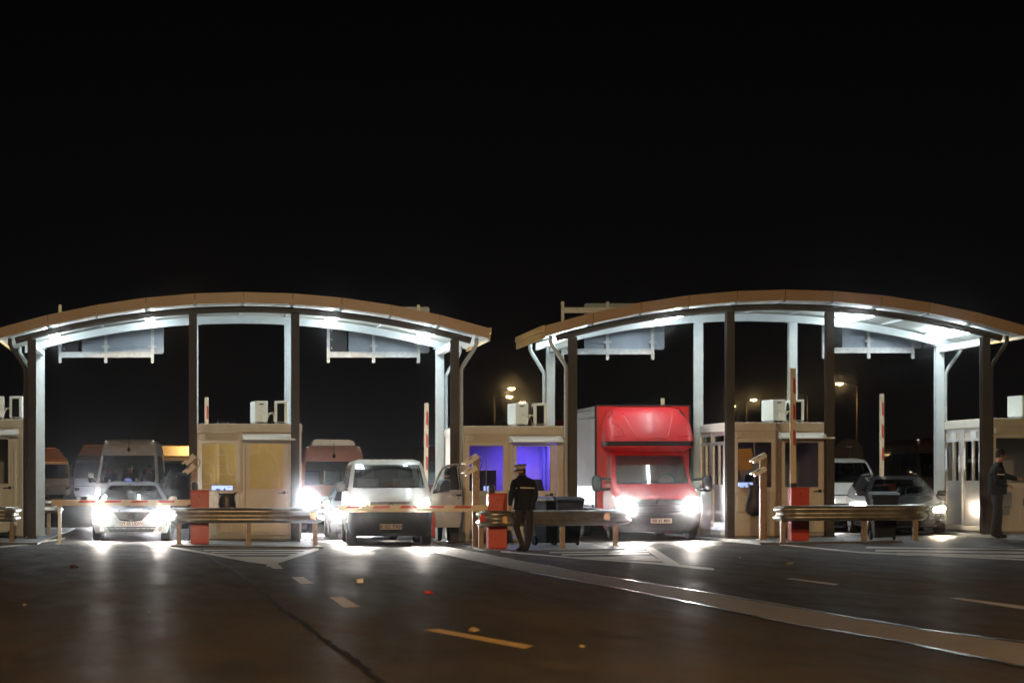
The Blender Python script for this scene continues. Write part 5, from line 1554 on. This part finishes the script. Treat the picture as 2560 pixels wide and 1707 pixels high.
# ---------------------------------------------------------------- lorries parked far behind
def lorry(px, Y, rz, label, cab, tarp, cab_first=True):
    x = PX(px, Y)
    t = thing('lorry', label, 'lorry', (x, Y, gz(x)), rz, 'lorries parked far behind the crossing')
    cb = MB()
    cb.prismx([(0, .5), (-.02, 1.6), (.25, 2.9), (.55, 3.15), (2.2, 3.25), (2.2, .5)], -1.22, 1.22); o = cb.build('cab', cab, t, bevel=.10)
    mb = MB(); mb.add([(-1.08, -.05, 1.62), (1.08, -.05, 1.62), (1.05, .19, 2.7), (-1.05, .19, 2.7)], [(0, 1, 2, 3)]); mb.build('windscreen', 'dark_glass', o, recalc=False)
    mb = MB(); mb.box(-1.15, 1.15, -.08, .1, .35, 1.1); mb.build('bumper', 'bumper_plastic', t, bevel=.05)
    mb = MB(); mb.box(-.9, .9, -.06, -.025, 1.15, 1.55)
    mb.build('grille', 'black_plastic', t)
    mb = MB(); mb.prismx([(.6, 3.2), (1.9, 3.9), (2.25, 3.95), (2.25, 3.25)], -1.15, 1.15); mb.build('wind_deflector', cab, t, bevel=.08)
    mb = MB(); mb.box(-1.27, 1.27, 2.7, 13.0, 1.05, 3.98); mb.build('trailer', tarp, t, bevel=.03)
    mb = MB(); mb.box(-.5, .5, 1.5, 12.8, .7, 1.0); mb.build('chassis', 'black_plastic', t)
    for sx in (-1, 1):
        for y in (1.0, 4.2, 9.6, 10.9, 12.1): wheel(t, sx * 1.06, y, .5, .3, sx, 'pole_grey')
        mb = MB(); mb.box(sx * .95 - .15, sx * .95 + .15, -.1, -.081, .75, .95); mb.build('headlight', 'chrome', t)
        mb = MB(); mb.tube([(sx * 1.2, .3, 2.5), (sx * 1.45, .2, 2.55), (sx * 1.45, .2, 1.75)], .04, 6); mb.cbox((sx * 1.45, .18, 2.1), (.22, .15, .75)); mb.build('mirror', 'black_plastic', t)
    return t
lorry(128, 185, R(28), 'lorry with a mustard tarpaulin between the left columns and white minibus', 'paint_brown', 'tarp_yellow')
lorry(208, 168, R(-14), 'lorry with yellow-lit cab roof left behind the white minibus', 'paint_brown', 'tarp_yellow')
lorry(398, 168, R(-6), 'lorry with a bright yellow roof edge right behind the white minibus', 'paint_brown', 'tarp_yellow')
lorry(455, 176, R(-24), 'lorry with bright yellow side glimpsed beside the left camera post', 'tarp_yellow', 'tarp_yellow')
lorry(1288, 100, R(0), 'lorry with a reddish trailer top showing above the violet-lit booth roof', 'tarp_rust', 'tarp_rust')
# ================================================================ PEOPLE
def skin_person(name, J, bones, label, group, loc, rz, mats, mat_fn, levels=2):
    """J: joint -> (x, y, z, radius); one continuous skinned surface, pelvis is the root"""
    keys = list(J)
    if keys[0] != 'pelvis': keys.remove('pelvis'); keys.insert(0, 'pelvis')
    me = bpy.data.meshes.new('sk'); me.from_pydata([J[k][:3] for k in keys], [(keys.index(a), keys.index(b)) for a, b in bones], [])
    o = bpy.data.objects.new('sk', me); COL.objects.link(o)
    md = o.modifiers.new('s', 'SKIN'); md.use_smooth_shade = True; md.branch_smoothing = .25
    for i, k in enumerate(keys):
        r = J[k][3]
        me.skin_vertices[0].data[i].radius = (r, r) if not isinstance(r, tuple) else r
        me.skin_vertices[0].data[i].use_root = (i == 0)
    sb = o.modifiers.new('u', 'SUBSURF'); sb.levels = levels; sb.render_levels = levels
    bpy.context.view_layer.update()
    dg = bpy.context.evaluated_depsgraph_get()
    nm = bpy.data.meshes.new_from_object(o.evaluated_get(dg))
    bpy.data.objects.remove(o)
    nm.name = 'body'
    nm.materials.clear()
    for m in mats: nm.materials.append(MATS[m])
    for p in nm.polygons:
        p.use_smooth = True; p.material_index = mat_fn(p.center)
    t = thing(name, label, 'person', loc, rz, group)
    b = bpy.data.objects.new('body', nm); COL.objects.link(b); b.parent = t
    return t

def hand(J, bones, wrist, tip_dir, palm_n, side, pre, curl=.5, size=1.0):
    """palm, five finger chains and a thumb leaving the side of the palm"""
    w = Vector(J[wrist][:3]); d = Vector(tip_dir).normalized(); n = Vector(palm_n).normalized(); s = d.cross(n).normalized() * side
    J[pre + 'palm'] = (*(w + d * .05 * size), .026); bones.append((wrist, pre + 'palm'))
    J[pre + 'kn'] = (*(w + d * .085 * size), .024); bones.append((pre + 'palm', pre + 'kn'))
    for i, (off, L) in enumerate(((-.030, .068), (-.010, .076), (.010, .071), (.029, .056))):
        a = w + d * .098 * size + s * off; c1 = a + (d * math.cos(curl) + n * math.sin(curl)) * L * .55 * size; c2 = c1 + (d * math.cos(curl * 2.2) + n * math.sin(curl * 2.2)) * L * .5 * size
        for q, p in (('a', a), ('b', c1), ('c', c2)): J[f'{pre}f{i}{q}'] = (*p, .0095 if q == 'a' else .0085)
        bones += [(pre + 'kn', f'{pre}f{i}a'), (f'{pre}f{i}a', f'{pre}f{i}b'), (f'{pre}f{i}b', f'{pre}f{i}c')]
    a = w + d * .035 * size - s * .030; c = a + (d * .7 - s * .7).normalized() * .035 + n * .01; e = c + (d * .95 - s * .2).normalized() * .03 + n * .012
    for q, p in (('t0', a), ('t1', c), ('t2', e)): J[pre + q] = (*p, .0105)
    bones += [(pre + 'palm', pre + 't0'), (pre + 't0', pre + 't1'), (pre + 't1', pre + 't2')]

def face(t, hx, hz, hy, s=1.0, fdir=(0, -1)):
    """nose, ears, eyes and mouth on a head looking along fdir"""
    fx, fy = fdir; sx, sy = -fy, fx
    def W(f, l, u): return (hx + fx * f * s + sx * l * s, hy + fy * f * s + sy * l * s, hz + u * s)
    mb = MB(); mb.tube([W(.085, 0, .025), W(.105, 0, -.005), W(.116, 0, -.022), W(.095, 0, -.032)], [.009, .012, .016, .012], 8); mb.build('nose', 'skin', t)
    for q in (-1, 1):
        mb = MB(); mb.tube([W(-.012, q * .078, .02), W(-.018, q * .090, .006), W(-.008, q * .080, -.025)], [.012, .018, .012], 8); mb.build('ear', 'skin', t)
        mb = MB(); mb.tube([W(.084, q * .03, .018), W(.093, q * .03, .018)], [.011, .009], 8); mb.build('eye', 'letter_black', t)
    mb = MB(); mb.tube([W(.088, -.024, -.058), W(.096, 0, -.058), W(.088, .024, -.058)], .006, 6); mb.build('mouth', 'mouth_red', t)
pm('mouth_red', (.32, .10, .08), .5)

def blob(mb, rows, n=18, mat=0):
    """rows of (cx, cy, z, rx, ry)"""
    vs = []
    for cx, cy, z, rx, ry in rows:
        for k in range(n):
            a = 2 * math.pi * k / n; vs.append((cx + rx * math.cos(a), cy + ry * math.sin(a), z))
    fs = [(i * n + k, i * n + (k + 1) % n, (i + 1) * n + (k + 1) % n, (i + 1) * n + k) for i in range(len(rows) - 1) for k in range(n)]
    fs += [tuple(range(n))[::-1], tuple((len(rows) - 1) * n + k for k in range(n))]
    return mb.add(vs, fs, mat, True)

# ---- officer in the peaked cap: seen from behind, head turned left and down, weight on the right leg
def officer():
    p = GP(1200, 1266)
    hgt = .985
    J = dict(pelvis=(.04, 0, .96, (.165, .14)), waist=(.045, .0, 1.10, (.185, .15)), chest=(.035, -.01, 1.32, (.215, .165)), shoulders=(.015, -.02, 1.45, (.185, .14)), neck=(-.015, -.05, 1.555, .066),
             head=(-.05, -.07, 1.64, .082), crown=(-.045, -.065, 1.70, .088),
             lsh=(-.175, -.01, 1.435, .088), lel=(-.245, -.03, 1.17, .072), lwr=(-.262, -.05, .965, .048),
             rsh=(.215, .0, 1.42, .09), rel=(.262, -.06, 1.17, .074), rwr=(.20, -.20, 1.0, .05),
             lhip=(-.055, 0, .90, .115), lkn=(-.135, -.05, .50, .075), lan=(.01, .02, .10, .055), lheel=(.02, .05, .055, .05), lball=(-.095, -.06, .04, .045), ltoe=(-.15, -.09, .035, .035),
             rhip=(.125, 0, .90, .115), rkn=(.150, -.02, .50, .078), ran=(.115, .06, .10, .056), rheel=(.125, .10, .055, .05), rball=(.06, .0, .04, .046), rtoe=(.01, -.04, .035, .036))
    bones = [('pelvis', 'waist'), ('waist', 'chest'), ('chest', 'shoulders'), ('shoulders', 'neck'), ('neck', 'head'), ('head', 'crown'),
             ('shoulders', 'lsh'), ('lsh', 'lel'), ('lel', 'lwr'), ('shoulders', 'rsh'), ('rsh', 'rel'), ('rel', 'rwr'),
             ('pelvis', 'lhip'), ('lhip', 'lkn'), ('lkn', 'lan'), ('lan', 'lheel'), ('lan', 'lball'), ('lball', 'ltoe'),
             ('pelvis', 'rhip'), ('rhip', 'rkn'), ('rkn', 'ran'), ('ran', 'rheel'), ('ran', 'rball'), ('rball', 'rtoe')]
    hand(J, bones, 'lwr', (-.05, -.1, -1), (.6, -.4, 0), 1, 'L', .5); hand(J, bones, 'rwr', (-.3, -.6, -.7), (-.6, 0, -.3), -1, 'R', .6)
    def mf(c):
        if c.z > 1.545: return 2
        if c.z > .875 or (c.z > .80 and abs(c.x - .04) > .22): 
            if c.z < .955 and (c.x < -.19): return 2
            return 0
        if c.z > .115: return 1
        return 3
    t = skin_person('person', J, bones, 'person in a dark police jacket and peaked cap, back turned, looking down left', None, p, 0, ['jacket_navy', 'trousers_grey', 'skin', 'shoe_black'], mf)
    fd = Vector((-.80, -.10)).normalized()
    face(t, -.05, 1.655, -.07, 1.0, (fd.x, fd.y))
    mb = MB(); blob(mb, [(-.030, -.060, 1.60, .080, .080), (-.025, -.058, 1.66, .092, .092), (-.03, -.06, 1.725, .090, .090)]); mb.build('hair', 'hair_dark', t)
    # face mask
    mb = MB(); mb.tube([(-.12, -.14, 1.60), (-.140, -.085, 1.595), (-.125, -.02, 1.60)], .03, 10); mb.build('face_mask', 'mask_blue', t)
    # jacket skirt, collar, strips and badge
    mb = MB()
    rows = []
    for z, rx, ry in ((.865, .232, .175), (.885, .238, .18), (.95, .232, .175), (1.05, .226, .172), (1.18, .230, .175), (1.30, .236, .18)): rows.append((.045, -.005, z, rx, ry))
    blob(mb, rows, 26); mb.build('jacket', 'jacket_navy', t, sharp=80)
    mb = MB(); blob(mb, [(-.005, -.04, 1.50, .125, .115), (-.010, -.045, 1.545, .095, .095), (-.012, -.045, 1.585, .086, .088), (-.012, -.045, 1.586, .074, .076)], 20); mb.build('collar', 'jacket_navy', t)
    mb = MB(); mb.tube([(-.075, -.200, 1.325), (.04, -.214, 1.322), (.165, -.185, 1.318), (.235, -.10, 1.315)], .013, 6); mb.build('reflective_strip', 'reflective_strip', t)
    mb = MB(); mb.cbox((-.272, -.055, 1.29), (.012, .05, .07)); mb.build('sleeve_badge', 'litter_tan', t)
    # peaked cap
    cx, cy, cz = -.048, -.065, 1.725
    ti = Matrix.Rotation(R(-6), 3, 'Y')
    cap = MB()
    def capring(z, r, dx=0): return [Vector((cx, cy, cz)) + ti @ Vector((r * math.cos(2 * math.pi * k / 24) + dx, r * math.sin(2 * math.pi * k / 24), z)) for k in range(24)]
    vs = []
    for z, r in ((-.012, .102), (.020, .107), (.021, .108), (.055, .137), (.064, .143), (.072, .135), (.080, .05)): vs += capring(z, r)
    fs = [(i * 24 + k, i * 24 + (k + 1) % 24, (i + 1) * 24 + (k + 1) % 24, (i + 1) * 24 + k) for i in range(6) for k in range(24)] + [tuple(range(24))[::-1], tuple(144 + k for k in range(24))]
    cap.add(vs, fs, 0, True)
    co = cap.build('cap', 'cap_grey', t, sharp=50)
    mb = MB(); vs = []
    for z, r in ((.058, .139), (.066, .1455), (.078, .137), (.088, .05)): vs += capring(z, r)
    fs = [(i * 24 + k, i * 24 + (k + 1) % 24, (i + 1) * 24 + (k + 1) % 24, (i + 1) * 24 + k) for i in range(3) for k in range(24)] + [tuple(72 + k for k in range(24))]
    mb.add(vs, fs, 0, True); mb.build('cap_crown', 'black_plastic', co)
    mb = MB(); vs = []
    for rr, zz in ((.10, -.006), (.125, -.022), (.165, -.05)):
        for k in range(11):
            a = math.pi + R(-62 + 124 * k / 10) + math.atan2(-fd.y, -fd.x) * 0
            q = Vector((cx, cy, cz)) + ti @ Vector((rr * math.cos(a) * (1.05 if rr > .11 else 1), rr * math.sin(a) * .95, zz)); vs.append(q)
    up = [(v.x, v.y, v.z + .008) for v in vs]
    fs = [(i * 11 + k, i * 11 + k + 1, (i + 1) * 11 + k + 1, (i + 1) * 11 + k) for i in range(2) for k in range(10)]
    mb.add(vs, fs, 0, True); mb.add(up, [f[::-1] for f in fs], 0, True); mb.build('visor', 'black_plastic', co, recalc=False)
officer()

# ---- man in the grey hoodie leaning to the booth behind the open van door
def hoodie_man():
    Y = 57.35; x = PX(1021, Y)
    J = dict(pelvis=(.0, 0, .95, (.16, .13)), waist=(.0, .0, 1.08, (.17, .14)), chest=(.02, .03, 1.28, (.20, .15)), shoulders=(.04, .05, 1.41, (.18, .13)), neck=(.075, .08, 1.52, .062), head=(.10, .10, 1.61, .082), crown=(.105, .10, 1.68, .086),
             lsh=(-.15, .05, 1.39, .085), lel=(-.22, .0, 1.13, .07), lwr=(-.16, .16, .98, .045), rsh=(.22, .07, 1.38, .085), rel=(.30, .18, 1.16, .07), rwr=(.34, .38, 1.15, .045),
             lhip=(-.095, 0, .89, .11), lkn=(-.10, -.02, .49, .075), lan=(-.105, .05, .10, .055), lheel=(-.105, .01, .055, .05), lball=(-.11, .16, .04, .045), ltoe=(-.11, .22, .035, .036),
             rhip=(.095, 0, .89, .11), rkn=(.10, .0, .49, .075), ran=(.11, .05, .10, .055), rheel=(.11, .01, .055, .05), rball=(.125, .16, .04, .045), rtoe=(.13, .22, .035, .036))
    bones = [('pelvis', 'waist'), ('waist', 'chest'), ('chest', 'shoulders'), ('shoulders', 'neck'), ('neck', 'head'), ('head', 'crown'), ('shoulders', 'lsh'), ('lsh', 'lel'), ('lel', 'lwr'), ('shoulders', 'rsh'), ('rsh', 'rel'), ('rel', 'rwr'),
             ('pelvis', 'lhip'), ('lhip', 'lkn'), ('lkn', 'lan'), ('lan', 'lheel'), ('lan', 'lball'), ('lball', 'ltoe'), ('pelvis', 'rhip'), ('rhip', 'rkn'), ('rkn', 'ran'), ('ran', 'rheel'), ('ran', 'rball'), ('rball', 'rtoe')]
    hand(J, bones, 'lwr', (.3, .6, -.5), (.5, 0, -.4), 1, 'L', .5); hand(J, bones, 'rwr', (.4, .8, -.1), (0, 0, -1), -1, 'R', .35)
    def mf(c):
        if c.z > 1.50: return 2
        if (c.x > .315 and c.y > .36) or (c.x > -.2 and c.x < -.08 and c.y > .17 and c.z < 1.0 and c.z > .8): return 2
        if c.z > .90 or abs(c.x) > .21: return 0
        if c.z > .11: return 1
        return 3
    t = skin_person('person', J, bones, 'person in a pale grey hoodie with back turned behind the open van door', None, (x, Y, top(3, x)), 0, ['hoodie_grey', 'denim_dark', 'skin', 'shoe_black'], mf)
    face(t, .10, 1.63, .10, 1.0, (.45, .89))
    mb = MB(); blob(mb, [(.095, .085, 1.60, .088, .085), (.10, .09, 1.66, .097, .097), (.103, .095, 1.72, .088, .09), (.105, .1, 1.765, .045, .05)]); mb.build('hair', 'hair_dark', t)
    mb = MB(); blob(mb, [(.064, .065, 1.50, .088, .094), (.068, .07, 1.525, .085, .09), (.068, .07, 1.526, .072, .076)], 20); mb.build('collar', 'jacket_navy', t)
    mb = MB()
    mb.grid(lambda u, v: (.03 + (u - .5) * .30 * math.sin(.35 + 2.5 * (1 - v) * .9 + .2), -.105 - .05 * math.sin(math.pi * v) + .03 * (2 * u - 1) ** 2, 1.46 - .22 * v), 10, 6)
    mb.build('hood', 'hoodie_grey', t, sharp=80)
    for x_ in (-.11, .125):
        mb = MB(); mb.box(x_ - .052, x_ + .052, -.05, .25, 0, .028); mb.build('shoe_sole', 'frame_white', t, bevel=.01)
hoodie_man()

# ---- dark figure reaching towards the booth at the right edge
def reaching_officer():
    p = Vector((PX(2291, 52.6), 52.6, top(5, PX(2291, 52.6))))
    J = dict(pelvis=(.0, 0, .99, (.135, .16)), waist=(.0, .0, 1.12, (.145, .175)), chest=(.0, .0, 1.35, (.165, .20)), shoulders=(.015, .0, 1.49, (.14, .18)), neck=(.04, 0, 1.61, .066), head=(.07, 0, 1.70, .086), crown=(.07, 0, 1.77, .088),
             lsh=(.0, .19, 1.46, .09), lel=(.22, .21, 1.30, .072), lwr=(.44, .12, 1.24, .05), rsh=(-.02, -.20, 1.46, .09), rel=(-.10, -.24, 1.18, .074), rwr=(.12, -.20, 1.10, .05),
             lhip=(.0, .10, .93, .115), lkn=(.07, .11, .52, .08), lan=(.06, .11, .10, .056), lheel=(.03, .11, .055, .05), lball=(.17, .11, .04, .046), ltoe=(.24, .11, .035, .037),
             rhip=(.0, -.10, .93, .115), rkn=(-.05, -.11, .52, .08), ran=(-.13, -.11, .10, .056), rheel=(-.17, -.11, .055, .05), rball=(-.03, -.12, .04, .046), rtoe=(.04, -.12, .035, .037))
    bones = [('pelvis', 'waist'), ('waist', 'chest'), ('chest', 'shoulders'), ('shoulders', 'neck'), ('neck', 'head'), ('head', 'crown'), ('shoulders', 'lsh'), ('lsh', 'lel'), ('lel', 'lwr'), ('shoulders', 'rsh'), ('rsh', 'rel'), ('rel', 'rwr'),
             ('pelvis', 'lhip'), ('lhip', 'lkn'), ('lkn', 'lan'), ('lan', 'lheel'), ('lan', 'lball'), ('lball', 'ltoe'), ('pelvis', 'rhip'), ('rhip', 'rkn'), ('rkn', 'ran'), ('ran', 'rheel'), ('ran', 'rball'), ('rball', 'rtoe')]
    hand(J, bones, 'lwr', (1, -.1, 0), (0, 0, -1), 1, 'L', .4); hand(J, bones, 'rwr', (.9, .1, -.1), (0, .6, -.6), -1, 'R', .5)
    def mf(c):
        if c.z > 1.585: return 2
        if (c.x > .44 and c.z > 1.1) or (c.x > .13 and c.y < -.12 and 1.0 < c.z < 1.14): return 2
        if c.z > .93: return 0
        if c.z > .11: return 1
        return 3
    t = skin_person('person', J, bones, 'dark-clothed person reaching to the right at the booth on the right edge', None, p, 0, ['jacket_navy', 'trousers_grey', 'skin', 'shoe_black'], mf)
    face(t, .07, 1.715, 0, 1.0, (1, 0))
    mb = MB(); blob(mb, [(.045, 0, 1.68, .085, .085), (.055, 0, 1.76, .096, .094), (.06, 0, 1.83, .085, .085), (.06, 0, 1.865, .04, .04)]); mb.build('hair', 'hair_dark', t)
    mb = MB()
    blob(mb, [(.0, 0, z, rx, ry) for z, rx, ry in ((.92, .185, .215), (.95, .19, .22), (1.1, .18, .212), (1.25, .183, .22), (1.36, .185, .225))], 26); mb.build('jacket', 'jacket_navy', t, sharp=80)
    mb = MB(); mb.tube([(-.10, -.285, 1.335), (-.03, -.292, 1.33), (.05, -.285, 1.33)], .012, 6); mb.build('reflective_strip', 'reflective_strip', t)
reaching_officer()
for o_ in COL.objects:
    if o_.get('label', '').startswith('dark-clothed person'): o_.scale = (1.05, 1.05, 1.05)

# ---- three people seated behind the minibus windscreen
def seated(x, label, top_mat, cap_light=False):
    J = dict(pelvis=(0, 0, .10, (.17, .14)), waist=(0, .02, .24, (.17, .13)), chest=(0, .03, .45, (.19, .14)), shoulders=(0, .03, .58, (.16, .12)), neck=(0, .01, .69, .06), head=(0, -.01, .78, .082), crown=(0, 0, .85, .086),
             lsh=(-.19, .03, .56, .075), lel=(-.25, -.10, .34, .06), lwr=(-.14, -.34, .38, .042), rsh=(.19, .03, .56, .075), rel=(.25, -.10, .34, .06), rwr=(.14, -.34, .38, .042),
             lhip=(-.10, -.05, .08, .10), lkn=(-.12, -.46, .10, .075), lan=(-.12, -.50, -.30, .055), ltoe=(-.12, -.66, -.34, .045), rhip=(.10, -.05, .08, .10), rkn=(.12, -.46, .10, .075), ran=(.12, -.50, -.30, .055), rtoe=(.12, -.66, -.34, .045))
    bones = [('pelvis', 'waist'), ('waist', 'chest'), ('chest', 'shoulders'), ('shoulders', 'neck'), ('neck', 'head'), ('head', 'crown'), ('shoulders', 'lsh'), ('lsh', 'lel'), ('lel', 'lwr'), ('shoulders', 'rsh'), ('rsh', 'rel'), ('rel', 'rwr'),
             ('pelvis', 'lhip'), ('lhip', 'lkn'), ('lkn', 'lan'), ('lan', 'ltoe'), ('pelvis', 'rhip'), ('rhip', 'rkn'), ('rkn', 'ran'), ('ran', 'rtoe')]
    hand(J, bones, 'lwr', (.2, -1, 0), (.4, 0, -.8), 1, 'L', .7); hand(J, bones, 'rwr', (-.2, -1, 0), (-.4, 0, -.8), -1, 'R', .7)
    def mf(c):
        if c.z > .675 or (c.y < -.35 and c.z > .3): return 2
        return 0 if c.z > .17 else 1
    m = mini.matrix_basis @ Matrix.Translation((x, 2.02, .98))
    loc = m.to_translation()
    t = skin_person('person', J, bones, label, None, loc, R(-2.2), [top_mat, 'denim_dark', 'skin'], mf)
    face(t, 0, .80, -.01)
    mb = MB(); blob(mb, [(0, .03, .80, .085, .075), (0, .02, .87, .094, .085), (0, .01, .92, .08, .078), (0, .01, .945, .035, .035)]); mb.build('hair', 'hair_dark', t)
seated(-.60, 'person in a pale top at the left behind the minibus windscreen', 'shirt_dim')
seated(.0, 'person seated in the middle behind the minibus windscreen', 'denim_dark')
seated(.60, 'person in dark clothes at the right behind the minibus windscreen', 'jacket_navy')
# ================================================================ LIGHT, SKY, CAMERA
w = bpy.data.worlds.new('World'); scene.world = w; w.use_nodes = True
wn = w.node_tree; bg = wn.nodes['Background']; bg.inputs[1].default_value = 1.0
tcw = wn.nodes.new('ShaderNodeTexCoord'); sxw = wn.nodes.new('ShaderNodeSeparateXYZ'); crw = wn.nodes.new('ShaderNodeValToRGB')
wn.links.new(tcw.outputs['Generated'], sxw.inputs[0]); wn.links.new(sxw.outputs['Z'], crw.inputs[0]); wn.links.new(crw.outputs[0], bg.inputs[0])
crw.color_ramp.elements[0].color = (.0034, .0028, .0027, 1); crw.color_ramp.elements[1].position = .22; crw.color_ramp.elements[1].color = (.0010, .0010, .0012, 1)

def offscreen_spot(loc, energy, col, aim, size=60):
    l = bpy.data.lights.new('offscreen_lamp', 'SPOT'); l.energy = energy; l.color = col; l.shadow_soft_size = .35
    l.spot_size = R(size); l.spot_blend = .5
    o = bpy.data.objects.new('offscreen_lamp', l); COL.objects.link(o); o.location = loc
    o.rotation_euler = (Vector(aim) - Vector(loc)).to_track_quat('-Z', 'Y').to_euler()
offscreen_spot((-4, -8, 9.0), 21000, (1, .50, .18), (1, 16, 0), 36)  # extra lamp added to warm the near road
offscreen_spot((17.4, 47.5, 1.0), 260, (1, .97, .95), (8.5, 22, 0), 40)  # headlight of an unbuilt car past the right edge
offscreen_spot((3.5, -14, 13.0), 34000, (1, .73, .38), (5, 57, 2.0), 44)

cam = bpy.data.cameras.new('camera'); co = bpy.data.objects.new('camera', cam); COL.objects.link(co)
co.location = (0, 0, HC); co.rotation_euler = (math.pi / 2, 0, 0)
cam.sensor_width = 36; cam.lens = F / 2352 * 36
cam.shift_x = (1176 - CX) / 2352; cam.shift_y = (CY - 784) / 2352
cam.clip_start = .1; cam.clip_end = 3000
cam.dof.use_dof = True; cam.dof.focus_distance = 53.5; cam.dof.aperture_fstop = 3.2
scene.camera = co
scene.view_settings.view_transform = 'Standard'; scene.view_settings.look = 'None'
scene.view_settings.exposure = 0; scene.view_settings.gamma = 1
scene.render.engine = 'CYCLES'
c = scene.cycles
c.use_denoising = True
try: c.denoiser = 'OPENIMAGEDENOISE'
except Exception: pass
c.max_bounces = 7; c.diffuse_bounces = 3; c.glossy_bounces = 4; c.transparent_max_bounces = 12; c.transmission_bounces = 4
c.sample_clamp_indirect = 8.0; c.sample_clamp_direct = 0
c.caustics_reflective = False; c.caustics_refractive = False
c.use_light_tree = True

# ---------------------------------------------------------------- thin air volume added so the headlights get halos
m, nt, out = _nt('halo_volume')
pv = nt.nodes.new('ShaderNodeVolumePrincipled')
pv.inputs['Color'].default_value = (.92, .92, .92, 1); pv.inputs['Density'].default_value = .00085; pv.inputs['Anisotropy'].default_value = .996
nt.links.new(pv.outputs[0], out.inputs['Volume'])
MATS['halo_volume'] = m
struct(MB().box(-720, 720, -70, 920, -1.5, 17).build('halo_haze', 'halo_volume'), 'stuff')
